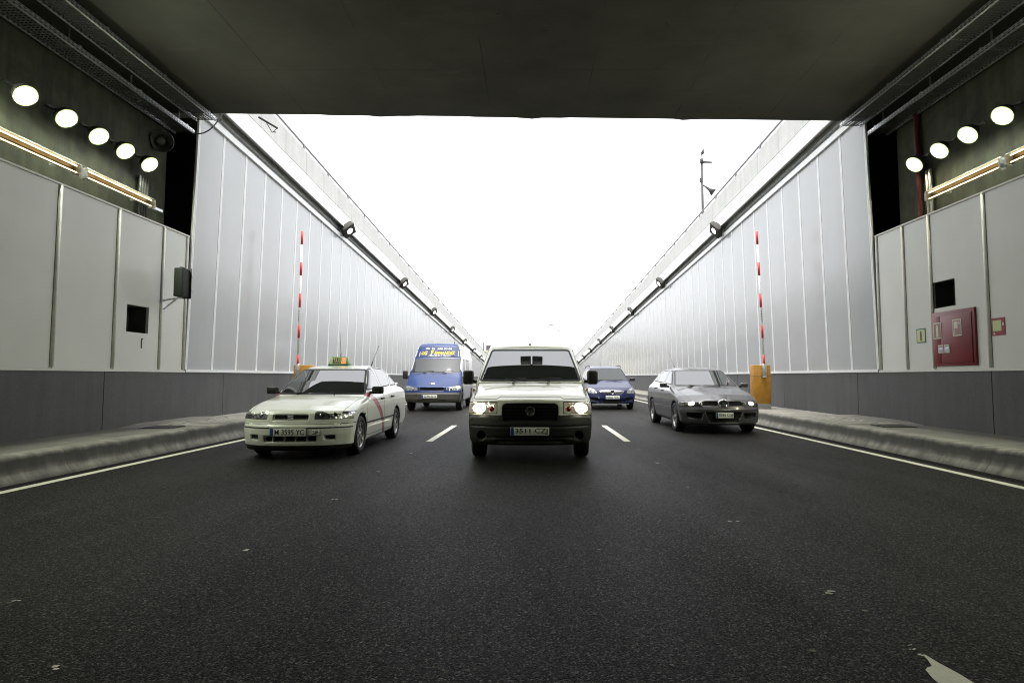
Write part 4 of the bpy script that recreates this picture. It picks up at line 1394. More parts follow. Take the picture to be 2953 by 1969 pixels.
def plate(parent, x, y, z, text, w=.52, h=.11, tilt=0.0, blue=True):
    e = MB(); e.box(-w / 2, w / 2, -.004, .006, -h / 2, h / 2)
    p = e.build('number_plate', M['plate_white'], parent, bevel=.003)
    p.location = (x, y, z); p.rotation_euler = (tilt, 0, 0)
    f = MB(); f.box(-w / 2 - .008, w / 2 + .008, .0055, .012, -h / 2 - .008, h / 2 + .008); f.build('frame', M['black'], p)
    if blue:
        s = MB(); s.box(-w / 2 + .003, -w / 2 + .045, -.0062, -.0042, -h / 2 + .004, h / 2 - .004); s.build('blue_strip', M['plate_blue'], p)
    if text:
        text_mesh('lettering', text, M['plate_ink'], Matrix.Translation((.022 if blue else 0, -.0066, 0)) @ FACE_FRONT, width=w - (.085 if blue else .05), height=h * .70, parent=p, bold=.012)
    return p

def shell_box(parent, name, mat, c, d, bevel, rot=(0, 0, 0), taper=None):
    m = MB(); m.box(-d[0] / 2, d[0] / 2, -d[1] / 2, d[1] / 2, -d[2] / 2, d[2] / 2)
    o = m.build(name, mat, parent, bevel=bevel, seg=4)
    o.location = c; o.rotation_euler = rot
    return o

def mirror_pair(parent, x, y, z, dims, mat, arm=.12, door=None, bevel=.04):
    for s in (-1, 1):
        o = shell_box(parent, 'wing_mirror', mat, (s * x, y, z), dims, bevel, (0, 0, R(8 * s)))
        m = MB(); m.bar((-s * (dims[0] * .3), .0, -dims[2] * .25), (-s * (dims[0] * .5 + arm), .02, -dims[2] * .35), .05, .045)
        m.build('mirror_arm', M['black'], o)
        g_ = MB(); g_.box(-dims[0] * .42, dims[0] * .42, dims[1] * .5, dims[1] * .5 + .003, -dims[2] * .4, dims[2] * .4); g_.build('mirror_glass', M['chrome'], o)

def wiper(parent, a, b, c, lift=.02):
    """Arm from pivot a to b, blade centred on b along direction c."""
    m = MB(); a, b, c = Vector(a), Vector(b), Vector(c)
    m.tube([a, (a + b) / 2 + Vector((0, -lift, lift)), b], .010, 6); m.tube([b - c, b, b + c], .009, 6)
    m.build('wiper', M['black'], parent)

def simple_lens(parent, name, mat, c, rx, rz, n=22, depth=.02, nrm=(0, -1, 0)):
    m = MB()
    mt = Matrix.Translation(c) @ Vector(nrm).normalized().to_track_quat('Z', 'Y').to_matrix().to_4x4()
    vs, fs = [(0, 0, depth)], []
    for ring, q, dd in ((1, .6, depth * .75), (2, 1.0, 0.0)):
        for k in range(n):
            a = 2 * math.pi * k / n
            vs.append((math.cos(a) * rx * q, math.sin(a) * rz * q, dd))
    for k in range(n):
        fs.append((0, 1 + k, 1 + (k + 1) % n))
        fs.append((1 + k, 1 + n + k, 1 + n + (k + 1) % n, 1 + (k + 1) % n))
    m.add([mt @ Vector(v) for v in vs], fs, 0, True)
    return m.build(name, mat, parent)

def on_skin(sk, x, z):
    """y of the body's front surface at (x, z)."""
    d = (sk.V[:, 0] - x) ** 2 + (sk.V[:, 2] - z) ** 2 + np.where(sk.Nn[:, 1] < -.05, 0, 9)
    i = np.argsort(d)[:6]
    return float(sk.V[i, 1].min())

def framed_cut(sk, fn, name, rim, src=('body',)):
    """Cuts a region and a narrow band inside its border (seal or panel gap)."""
    sk.cut(fn, name + '_rim', src)
    sk.cut(lambda V, Nn: fn(V, Nn) + rim, name, (name + '_rim',))

def common_body(S, name, label, cat, loc, paint, r, group=None):
    root = empty(name, loc)
    tag(root, label, cat, group)
    sk = Skin(S, r)
    for (cy, cz) in S['wheels']:
        sk.cut(lambda V, Nn: np.maximum(np.sqrt((V[:, 1] - cy) ** 2 + (V[:, 2] - cz) ** 2) - S['arch_r'] - .006, (S['w'] - .5) - np.abs(V[:, 0])), 'arch')
    sk.cut(lambda V, Nn: np.maximum(V[:, 2] - S.get('floor', .24), Nn[:, 2] + .5), 'under')
    return root, sk

def side_glass(sk, root, wins, doors, paint, rim=.022, handle_mat=None, door_extra=None, handles=()):
    """Cuts doors with their windows on both sides and builds them. wins: {door index or None: [polys]}"""
    for s in (-1, 1):
        for di, polys in wins.items():
            for wi, P in enumerate(polys):
                framed_cut(sk, side(P, s, .03), 'win%s_%d_%d' % (di, wi, s), rim)
        for di, P in enumerate(doors):
            framed_cut(sk, side(P, s, .04), 'door%d_%d' % (di, s), .009)
    if door_extra: door_extra(sk)
    for s in (-1, 1):
        for di, P in enumerate(doors):
            d = sk.obj('door', [('door%d_%d' % (di, s), paint), ('door%d_%d_rim' % (di, s), M['seal'])] + [(q, m) for q, m in S_EXTRA.get((di, s), [])], root)
            for wi in range(len(wins.get(di, []))):
                n = 'win%s_%d_%d' % (di, wi, s)
                sk.obj('window', [(n, M['glass']), (n + '_rim', M['seal'])], d)
            if d and di < len(handles):
                hy, hz = handles[di]
                hx = float(np.abs(sk.V[np.argsort((sk.V[:, 1] - hy) ** 2 + (sk.V[:, 2] - hz) ** 2)[:6], 0]).max())
                shell_box(d, 'handle', handle_mat or M['black'], (s * (hx + .012), hy, hz), (.03, .19, .035), .012)
        for wi in range(len(wins.get(None, []))):
            n = 'winNone_%d_%d' % (wi, s)
            sk.obj('side_window', [(n, M['glass']), (n + '_rim', M['seal'])], root)
S_EXTRA = {}

# ------------------------------------------------------------------ cream van in the middle lane
def build_cream_van():
    S = dict(w=.865, L=4.44, H=1.95, bow0=.30, bow1=.09, bpw=4.5, bow_end=1.95, crown=.045, arch_r=.365, wheels=[(.90, .315), (3.70, .315)], floor=.26,
             side_low=[(.10, .235), (.02, .27), (0, .34), (0, .52), (.02, .635), (.07, .665), (.085, .78), (.12, .86), (.30, .935), (1.04, 1.095), (1.3, 1.13), (4.40, 1.15), (4.43, .9), (4.43, .3), (4.3, .235)],
             side_cab=[(.76, .95), (.945, 1.07), (1.40, 1.362), (1.88, 1.638), (1.95, 1.685), (2.10, 1.735), (2.55, 1.86), (3.2, 1.90), (4.2, 1.87), (4.38, 1.76), (4.43, 1.0), (4.43, .9)],
             front_low=[(.80, .2), (.845, .3), (.862, .5), (.865, .66), (.862, .85), (.848, 1.02), (.835, 1.2)],
             front_cab=[(.845, .85), (.842, 1.08), (.715, 1.63), (.66, 1.80), (.56, 1.88), (.40, 1.93)], k_low=.10, k_cab=.09, k_join=.02)
    def bumper_step(d, x, ax, y, z):
        # grooves along the bumper and the recessed grille
        for z0, z1, hw, dep in ((.285, .325, .46, .03), (.345, .36, .60, .012), (.50, .508, .83, .008)):
            q = np.maximum(np.maximum(np.abs(z - (z0 + z1) / 2) - (z1 - z0) / 2, ax - hw), y - (dep + .30 * (ax / .865) ** 2.4))
            d = smax(d, -q, .012)
        q = np.maximum(np.maximum(np.abs(z - .69) - .115, ax - .38), y - .13)
        d = smax(d, -q, .02)
        q = np.maximum(np.sqrt((ax - .66) ** 2 + (z - .375) ** 2) - .055, y - .22)
        return smax(d, -q, .015)
    S['extra'] = [bumper_step]
    root, sk = common_body(S, 'van', "cream white van with lit headlights and grey bumper in the middle lane", 'van', (-.025, 8.38, 0), M['paint_van'], .02)
    P = M['paint_van']
    framed_cut(sk, front([(-.785, 1.105), (.785, 1.105), (.645, 1.628), (-.645, 1.628)], 2.3, .05), 'windscreen', .03)
    framed_cut(sk, front([(-.80, .862), (-.465, .862), (-.415, .895), (.415, .895), (.465, .862), (.80, .862), (.79, 1.088), (-.79, 1.088)], 1.2, .02), 'bonnet', .008)
    wins = {0: [[(1.32, 1.16), (2.25, 1.16), (2.25, 1.60), (2.05, 1.60)]]}
    doors = [[(1.15, .45), (2.36, .40), (2.36, 1.66), (2.05, 1.66), (1.15, 1.12)]]
    side_glass(sk, root, wins, doors, P, handles=[(2.22, .98)])
    for s in (-1, 1):
        hl = [(.448, .668), (.95, .668), (.95, .80), (.80, .832), (.448, .832)]
        framed_cut(sk, front(hl if s > 0 else mirror(hl), .8, .015), 'head%d' % s, .010)
    sk.cut(front([(-.375, .58), (.375, .58), (.375, .80), (-.375, .80)], .5, .05, .012), 'grille')
    zt = .655
    sk.cut(lambda V, Nn: np.maximum(np.maximum(V[:, 2] - zt, V[:, 1] - .62), -.2 - V[:, 1]), 'bumper_rim')
    sk.cut(lambda V, Nn: np.maximum(V[:, 2] - zt + .012, V[:, 1] - .60), 'bumper', ('bumper_rim',))
    sk.cut(front([(-.45, .28), (.45, .28), (.45, .33), (-.45, .33)], .5, 0), 'slot', ('bumper',))
    for s in (-1, 1):
        sk.cut(lambda V, Nn: np.maximum(np.sqrt((V[:, 0] - s * .66) ** 2 + (V[:, 2] - .375) ** 2) - .056, V[:, 1] - .5), 'slot', ('bumper',))
    sk.obj('body', [('body', P), ('arch', M['seal']), ('under', M['seal'])], root)
    sk.obj('windscreen', [('windscreen', M['glass']), ('windscreen_rim', M['seal'])], root)
    sk.obj('bonnet', [('bonnet', P), ('bonnet_rim', M['seal'])], root)
    gr = sk.obj('grille', [('grille', M['seal'])], root)
    sk.obj('bumper', [('bumper', M['bumper_van']), ('bumper_rim', M['seal']), ('slot', M['seal'])], root)
    for s in (-1, 1):
        h = sk.obj('headlight', [('head%d' % s, M['headlamp_lit']), ('head%d_rim' % s, M['seal'])], root)
        y = on_skin(sk, s * .67, .745)
        simple_lens(h, 'lamp', M['beam'], (s * .680, y + .012, .742), .118, .074, nrm=(s * .15, -1, .1), depth=.03)
        y = on_skin(sk, s * .52, .745)
        simple_lens(h, 'inner_lamp', M['tail'], (s * .525, y + .004, .735), .036, .036, nrm=(s * .12, -1, .1))
        shell_box(root, 'indicator', M['indicator'], (s * .858, 1.02, .98), (.02, .10, .05), .008)
        sk_y = on_skin(sk, s * .26, 1.09)
    m = MB()
    for i in range(7):
        x = -.33 + .11 * i
        m.box(x - .005, x + .005, .115, .15, .585, .795)
    for i in range(4):
        z = .625 + .045 * i
        m.box(-.375, .375, .112, .15, z - .005, z + .005)
    m.build('bars', M['bumper_van'], gr, fix=False)
    m = MB(); mt = Matrix.Translation((0, .115, .70)) @ Matrix.Rotation(R(90), 4, 'X')
    m.lathe([(0, .02), (.05, .018), (.055, .03), (.066, .028), (.068, 0)], mt, 24); m.build('badge', M['bumper_blue_van'], gr)
    plate(root, -.005, -.012, .443, "3511 CZJ")
    mirror_pair(root, .965, 1.28, 1.165, (.165, .10, .215), M['black'], arm=.06, bevel=.035)
    for x0, x1 in ((-.28, -.42), (.24, .02)):
        y = on_skin(sk, x0, 1.115)
        wiper(root, (x0 + .05, y - .03, 1.10), (x0 - .10, y + .01, 1.145), (.33, .035, .012))
    for x in (-.26, .26):
        y = on_skin(sk, x, 1.075)
        shell_box(root, 'washer_jet', M['black'], (x, y - .004, 1.082), (.03, .03, .018), .006)
    shell_box(root, 'roof_aerial_base', M['black'], (-.01, 2.04, 1.715), (.035, .05, .03), .01)
    # dark hanging partition seen through the rear of the cab would be here: the glass stays opaque
    for (cy, cz) in S['wheels']:
        for s in (-1, 1): wheel(root, s * (.865 - .115), cy, cz, .312, .20, M['steel_wheel'], 'steel')
    return root

# ------------------------------------------------------------------ white taxi
def build_taxi():
    S = dict(w=.80, L=4.33, H=1.43, bow0=.36, bp=3.0, bow1=.13, bpw=3.0, bow_end=2.1, crown=.04, arch_r=.335, wheels=[(.86, .285), (3.33, .285)], floor=.14,
             side_low=[(.16, .105), (.07, .12), (.035, .21), (0, .36), (0, .475), (.025, .51), (.035, .56), (.06, .655), (.12, .695), (.35, .755), (.75, .825), (1.1, .872), (1.25, .89), (2.4, .95), (3.7, .995), (4.22, 1.0), (4.30, .95), (4.33, .6), (4.30, .3), (4.15, .2)],
             side_cab=[(1.03, .75), (1.20, .868), (1.56, 1.11), (1.96, 1.318), (2.25, 1.375), (2.65, 1.40), (3.05, 1.37), (3.32, 1.30), (3.92, 1.0), (3.92, .82)],
             front_low=[(.72, .09), (.775, .20), (.797, .42), (.80, .58), (.792, .75), (.765, .90), (.70, 1.02)],
             front_cab=[(.775, .80), (.745, .93), (.57, 1.33), (.42, 1.42)], k_low=.09, k_cab=.075, k_join=.03)
    def extra(d, x, ax, y, z):
        q = np.maximum(np.maximum(np.abs(z - .60) - .034, ax - .245), y - .11)
        d = smax(d, -q, .02)
        q = np.maximum(np.maximum(np.abs(z - .298) - .036, ax - .36), y - .12)
        d = smax(d, -q, .02)
        q = np.maximum(np.abs(z - .512) - .006, np.maximum(y - .75, -(y - .02)))   # bumper seam
        q = np.maximum(q, y - (.055 + .36 * (ax / .80) ** 3.0))
        d = smax(d, -q, .006)
        q = np.maximum(np.maximum(np.abs(z - .315) - .03, np.abs(ax - .53) - .065), y - .20)
        return smax(d, -q, .015)
    S['extra'] = [extra]
    root, sk = common_body(S, 'taxi', "white taxi saloon with red diagonal door stripe and lit roof sign", 'taxi', (-3.425, 8.77, 0), M['paint_taxi'], .02)
    P = M['paint_taxi']
    framed_cut(sk, front([(-.715, .885), (.715, .885), (.548, 1.312), (-.548, 1.312)], 2.4, .05), 'windscreen', .026)
    framed_cut(sk, lambda V, Nn: np.maximum(poly_sdf(V[:, 0], V[:, 1], round_poly([(-.66, .15), (.66, .15), (.70, .6), (.70, 1.17), (.4, 1.08), (-.4, 1.08), (-.70, 1.17), (-.70, .6)], .05)), .45 - Nn[:, 2]), 'bonnet', .007)
    wins = {0: [[(1.43, .955), (2.27, .985), (2.25, 1.335), (2.06, 1.318)]],
            1: [[(2.36, .985), (3.02, 1.005), (3.20, 1.235), (2.95, 1.325), (2.36, 1.34)]],
            None: [[(3.10, 1.005), (3.60, 1.015), (3.32, 1.19), (3.25, 1.215)]]}
    doors = [[(1.16, .25), (2.31, .25), (2.31, 1.365), (2.03, 1.345), (1.30, .945), (1.16, .88)],
             [(2.325, .25), (2.95, .25), (3.08, .55), (3.06, .98), (3.25, 1.23), (2.97, 1.355), (2.325, 1.365)]]
    # red stripe on the two front doors, curving down to the sill
    stripe = [(1.05, .93), (1.17, .92), (1.45, .83), (1.78, .66), (2.08, .42), (2.22, .20), (2.34, .20), (2.22, .44), (1.92, .69), (1.60, .86), (1.26, .955)]
    stripe = [(1.06, .90), (1.20, .90), (1.55, .79), (1.90, .60), (2.15, .38), (2.26, .18), (2.42, .18), (2.30, .42), (2.05, .66), (1.72, .845), (1.38, .935), (1.2, .96)]
    def door_extra(sk):
        for s in (-1, 1):
            for di in (0, 1):
                nm = 'stripe%d_%d' % (di, s)
                sk.cut(side(stripe, s, 0), nm, ('door%d_%d' % (di, s),))
                sk.cut(lambda V, Nn: np.abs(V[:, 2] - .452) - .014, 'rub%d_%d' % (di, s), ('door%d_%d' % (di, s), nm))
                S_EXTRA[(di, s)] = [(nm, M['red_stripe']), ('rub%d_%d' % (di, s), M['seal'])]
            sk.cut(side(stripe, s, 0), 'stripe_body')
    side_glass(sk, root, wins, doors, P, rim=.02, handles=[(2.17, .80), (2.96, .815)], door_extra=door_extra)
    S_EXTRA.clear()
    for s in (-1, 1):
        hl = [(.335, .568), (.90, .568), (.90, .672), (.335, .676)]
        framed_cut(sk, front(hl if s > 0 else mirror(hl), .62, .012), 'head%d' % s, .008)
        rs = [(.265, .443), (1.0, .443), (1.0, .465), (.265, .465)] if s < 0 else [(.235, .443), (1.0, .443), (1.0, .465), (.235, .465)]
        sk.cut(front(rs if s > 0 else mirror(rs), .55, 0), 'strip%d' % s)
        fg = [(.465, .285), (.595, .285), (.595, .345), (.465, .345)]
        framed_cut(sk, front(fg if s > 0 else mirror(fg), .4, .02), 'fog%d' % s, .014)
    sk.cut(front([(-.255, .560), (.255, .560), (.255, .640), (-.255, .640)], .4, .02), 'grille')
    sk.cut(front([(-.37, .258), (.37, .258), (.37, .338), (-.37, .338)], .4, .02), 'intake')
    sk.cut(lambda V, Nn: np.maximum(V[:, 2] - .205, V[:, 1] - .56), 'lip')
    sk.cut(lambda V, Nn: np.maximum(V[:, 2] - .510, V[:, 1] - .60), 'bumper_rim')
    sk.cut(lambda V, Nn: np.maximum(V[:, 2] - .501, V[:, 1] - .595), 'bumper', ('bumper_rim',))
    sk.obj('body', [('body', P), ('arch', M['seal']), ('under', M['seal']), ('stripe_body', M['red_stripe'])], root)
    sk.obj('windscreen', [('windscreen', M['glass']), ('windscreen_rim', M['seal'])], root)
    sk.obj('bonnet', [('bonnet', P), ('bonnet_rim', M['seal'])], root)
    bp = sk.obj('bumper', [('bumper', P), ('bumper_rim', M['seal']), ('lip', M['bumper_van']), ('strip-1', M['seal']), ('strip1', M['seal'])], root)
    it = sk.obj('air_intake', [('intake', M['seal'])], bp)
    gr = sk.obj('grille', [('grille', M['seal'])], root)
    for s in (-1, 1):
        h = sk.obj('headlight', [('head%d' % s, M['headlamp']), ('head%d_rim' % s, M['seal'])], root)
        sk.obj('fog_light', [('fog%d' % s, M['headlamp_dark']), ('fog%d_rim' % s, M['seal'])], bp)
        for x, rr in ((.43, .04), (.58, .042)):
            y = on_skin(sk, s * x, .622)
            simple_lens(h, 'lamp', M['chrome'], (s * x, y + .008, .622), rr, rr * .9, nrm=(s * .15, -1, .1), depth=.012)
    m = MB()
    for i in range(4):
        x = -.24 + .16 * i
        m.box(x - .006, x + .006, .045, .12, .262, .336)
    m.build('intake_rib', P, it)
    # emblem: two slanted blocks with a cut between them
    m = MB()
    for poly in ([(-.036, .630), (.036, .630), (.036, .616), (-.01, .607), (-.036, .607)], [(.036, .592), (.01, .592), (-.036, .584), (-.036, .570), (.036, .570)], [(-.036, .604), (.036, .602), (.036, .595), (-.036, .597)]):
        m.prism(poly, .045, .065, 'y')
    m.build('emblem', M['letter_white'], gr)
    plate(root, -.005, -.012, .398, "M 3595 YC", w=.50)
    sp = plate(root, .375, .012, .392, None, w=.115, h=.075, blue=False)
    text_mesh('lettering', "SP", M['plate_ink'], Matrix.Translation((0, -.0066, 0)) @ FACE_FRONT, width=.085, height=.05, parent=sp, bold=.01)
    mirror_pair(root, .87, 1.52, .955, (.19, .09, .125), M['black'], arm=.04, bevel=.03)
    for x0 in (-.42, .18):
        y = on_skin(sk, x0, .905)
        wiper(root, (x0 + .08, y - .03, .885), (x0, y - .008, .915), (.30, .02, -.002))
    sgn = empty('roof_sign', (-.05, 2.42, 1.385), parent=root)
    sgn.scale = (.88, 1, 1)
    m = MB(); m.add([(-.20, -.10, 0), (.20, -.10, 0), (.20, .10, 0), (-.20, .10, 0), (-.165, -.06, .15), (.165, -.06, .15), (.165, .06, .15), (-.165, .06, .15)],
                    [(0, 3, 2, 1), (4, 5, 6, 7), (0, 1, 5, 4), (1, 2, 6, 5), (2, 3, 7, 6), (3, 0, 4, 7)])
    m.build('sign_shell', M['taxi_green'], sgn, bevel=.015)
    m = MB(); m.box(-.205, .205, -.105, .105, -.012, .012); m.build('sign_base', M['sign_green'], sgn)
    tl = Matrix.Translation((0, -.0845, .078)) @ Matrix.Rotation(R(-14.9), 4, 'X')
    m = MB(); m.box(-.165, .165, -.004, .004, -.062, .062, 0, tl); m.build('sign_face', M['taxi_pale'], sgn)
    m = MB(); m.box(-.115, .06, -.006, -.003, -.05, .05, 0, tl); m.build('sign_field', M['plate_ink'], sgn)
    text_mesh('lettering', "TAXI", M['taxi_pale'], tl @ Matrix.Translation((-.028, -.0085, 0)) @ FACE_FRONT, width=.155, height=.08, parent=sgn, bold=.01)
    m = MB(); m.box(.068, .155, -.007, -.003, -.05, .05, 0, tl); m.build('tariff_lamp', M['taxi_amber'], sgn)
    text_mesh('lettering', "1", M['letter_white'], tl @ Matrix.Translation((.118, -.0095, 0)) @ FACE_FRONT, height=.08, width=.028, parent=sgn, bold=.02)
    m = MB(); m.tube([(-.03, 2.40, 1.53), (-.03, 2.41, 1.60)], .008, 6); m.tube([(-.03, 2.41, 1.60), (-.07, 2.45, 1.98)], .0035, 5); m.build('radio_aerial', M['black'], root)
    m = MB(); m.tube([(.36, 3.02, 1.37), (.38, 3.05, 1.46)], .010, 6); m.tube([(.38, 3.05, 1.46), (.46, 3.2, 1.78)], .004, 5); m.build('roof_aerial', M['black'], root)
    shell_box(root, 'boot_spoiler', P, (0, 4.22, 1.03), (1.20, .16, .045), .02)
    for s in (-1, 1):
        shell_box(root, 'side_repeater', M['rubber'], (s * .802, 1.02, .60), (.012, .05, .03), .005)
    for (cy, cz) in S['wheels']:
        for s in (-1, 1): wheel(root, s * (.80 - .10), cy, cz, .29, .185, M['alloy'], 'seven')
    return root

# ------------------------------------------------------------------ grey hatchback
def build_hatch(loc, name, label, cat, lit=True):
    S = dict(w=.845, L=4.18, H=1.45, bow0=.34, bp=2.8, bow1=.11, bow_end=2.1, crown=.045, arch_r=.345, wheels=[(.86, .30), (3.37, .30)], floor=.19,
             side_low=[(.14, .15), (.03, .165), (.01, .21), (0, .40), (.01, .50), (.05, .555), (.08, .655), (.14, .70), (.40, .80), (1.05, .935), (1.2, .955), (2.5, 1.0), (3.6, 1.03), (4.05, 1.01), (4.15, .88), (4.18, .5), (4.12, .25), (4.0, .18)],
             side_cab=[(.92, .85), (1.15, .945), (1.93, 1.335), (2.25, 1.40), (2.65, 1.42), (3.15, 1.385), (3.45, 1.31), (4.02, 1.0), (4.02, .85)],
             front_low=[(.75, .15), (.81, .24), (.838, .42), (.845, .62), (.838, .80), (.81, .94), (.75, 1.05)],
             front_cab=[(.82, .82), (.785, .95), (.59, 1.345), (.42, 1.445)], k_low=.10, k_cab=.085, k_join=.035)
    def extra(d, x, ax, y, z):
        q = np.maximum(poly_sdf(ax, z, [(-.5, .24), (.30, .24), (.37, .44), (-.5, .44)]), y - .11)
        d = smax(d, -q, .02)
        q = np.maximum(poly_sdf(ax, z, [(.45, .30), (.70, .33), (.72, .42), (.42, .42)]), y - .26)
        d = smax(d, -q, .02)
        q = np.maximum(np.maximum(np.abs(z - .613) - .045, np.abs(ax - .26) - .15), y - .15)
        d = smax(d, -q, .015)
        # bonnet crease
        edge = .20 + .30 * np.clip((y - .15) / 1.0, 0, 1)
        lift = .006 * np.clip(1 - np.abs(ax - edge) / .09, 0, 1) * np.clip((z - .62) * 8, 0, 1) * np.clip((1.15 - y) * 4, 0, 1)
        return d - lift
    S['extra'] = [extra]
    paint = M['paint_grey']
    root, sk = common_body(S, name, label, cat, loc, paint, .022)
    framed_cut(sk, front([(-.715, .965), (.715, .965), (.555, 1.335), (-.555, 1.335)], 2.4, .05), 'windscreen', .022)
    framed_cut(sk, lambda V, Nn: np.maximum(poly_sdf(V[:, 0], V[:, 1], round_poly([(-.60, .17), (-.2, .12), (.2, .12), (.60, .17), (.72, .7), (.73, 1.17), (.4, 1.10), (-.4, 1.10), (-.73, 1.17), (-.72, .7)], .06)), .45 - Nn[:, 2]), 'bonnet', .006)
    wins = {0: [[(1.42, .985), (2.22, 1.02), (2.20, 1.335), (2.02, 1.318)]], 1: [[(2.32, 1.02), (3.05, 1.045), (3.22, 1.24), (2.95, 1.325), (2.32, 1.34)]],
            None: [[(3.14, 1.05), (3.52, 1.06), (3.36, 1.20)]]}
    doors = [[(1.16, .26), (2.26, .26), (2.26, 1.37), (2.02, 1.345), (1.30, .965), (1.16, .90)],
             [(2.275, .26), (2.9, .26), (3.06, .55), (3.10, 1.02), (3.27, 1.25), (2.97, 1.355), (2.275, 1.37)]]
    def door_extra(sk):
        for s in (-1, 1):
            for di in (0, 1):
                sk.cut(lambda V, Nn: np.abs(V[:, 2] - .50 - .0 * V[:, 1]) - .011, 'rub%d_%d' % (di, s), ('door%d_%d' % (di, s),))
                S_EXTRA[(di, s)] = [('rub%d_%d' % (di, s), M['chrome'])]
    side_glass(sk, root, wins, doors, paint, rim=.02, handle_mat=paint, handles=[(2.12, .86), (2.92, .90)], door_extra=door_extra)
    S_EXTRA.clear()
    for s in (-1, 1):
        hl = [(.41, .565), (.95, .558), (.95, .668), (.80, .672), (.41, .660)]
        framed_cut(sk, front(hl if s > 0 else mirror(hl), .7, .02), 'head%d' % s, .008)
        sk.cut(front([(s * .115, .566), (s * .405, .566), (s * .405, .658), (s * .115, .658)], .4, .02), 'grille%d' % s)
        q = [(.45, .30), (.70, .33), (.72, .42), (.42, .42)]
        sk.cut(front(q if s > 0 else mirror(q), .6, .03), 'side_intake')
    sk.cut(front(sym([(.30, .235), (.37, .445)]), .4, .03), 'intake')
    sk.cut(lambda V, Nn: np.maximum(V[:, 2] - .535, V[:, 1] - .58), 'bumper_rim')
    sk.cut(lambda V, Nn: np.maximum(V[:, 2] - .530, V[:, 1] - .575), 'bumper', ('bumper_rim',))
    sk.obj('body', [('body', paint), ('arch', M['seal']), ('under', M['seal'])], root)
    sk.obj('windscreen', [('windscreen', M['glass']), ('windscreen_rim', M['seal'])], root)
    sk.obj('bonnet', [('bonnet', paint), ('bonnet_rim', M['seal'])], root)
    bp = sk.obj('bumper', [('bumper', paint), ('bumper_rim', M['seal'])], root)
    sk.obj('air_intake', [('intake', M['seal']), ('side_intake', M['seal'])], bp)
    m = MB()
    for i in range(3):
        z = .275 + .05 * i; m.box(-.33, .33, .05, .06, z - .006, z + .006)
    m.build('intake_mesh', M['black'], bp, fix=False)
    for s in (-1, 1):
        sk.obj('grille', [('grille%d' % s, M['seal'])], root)
        h = sk.obj('headlight', [('head%d' % s, M['headlamp_dark']), ('head%d_rim' % s, M['seal'])], root)
        y = on_skin(sk, s * .60, .613)
        simple_lens(h, 'lamp', M['beam'] if lit else M['chrome'], (s * .605, y + .008, .613), .088, .044, nrm=(s * .25, -1, .1), depth=.025)
        y = on_skin(sk, s * .455, .613)
        simple_lens(h, 'inner_lamp', M['chrome'], (s * .46, y + .004, .613), .03, .035, nrm=(s * .2, -1, .1))
    m = MB(); mt = Matrix.Translation((0, .065, .605)) @ Matrix.Rotation(R(90), 4, 'X') @ Matrix.Diagonal((1.0, .92, 1, 1))
    m.lathe([(.078, -.02), (.09, .02), (.10, .025), (.112, .015), (.115, -.02)], mt, 30); fr = m.build('emblem_frame', M['chrome'], root)
    m = MB(); m.lathe([(0, .0), (.08, .0)], mt, 30); m.build('emblem_back', M['seal'], fr)
    m = MB()
    for poly in ([(-.042, .642), (.042, .642), (.042, .622), (-.012, .608), (-.042, .608)], [(.042, .602), (-.015, .604), (-.042, .588), (-.042, .568), (.042, .568)]):
        m.prism(poly, .03, .066, 'y')
    m.build('emblem', M['chrome'], fr)
    pl = plate(root, 0.0, -.012, .385, "0385 CGJ", w=.36)
    mirror_pair(root, .93, 1.50, .985, (.17, .09, .105), paint, arm=.04, bevel=.03)
    for x0 in (-.42, .18):
        y = on_skin(sk, x0, .975)
        wiper(root, (x0 + .08, y - .03, .955), (x0, y - .008, .982), (.28, .018, -.002))
    m = MB(); m.tube([(-.25, 3.2, 1.385), (-.27, 3.25, 1.44)], .010, 6); m.tube([(-.27, 3.25, 1.44), (-.36, 3.5, 1.82)], .004, 5); m.build('roof_aerial', M['black'], root)
    for (cy, cz) in S['wheels']:
        for s in (-1, 1): wheel(root, s * (.845 - .10), cy, cz, .312, .20, M['alloy'], 'five')
    return root

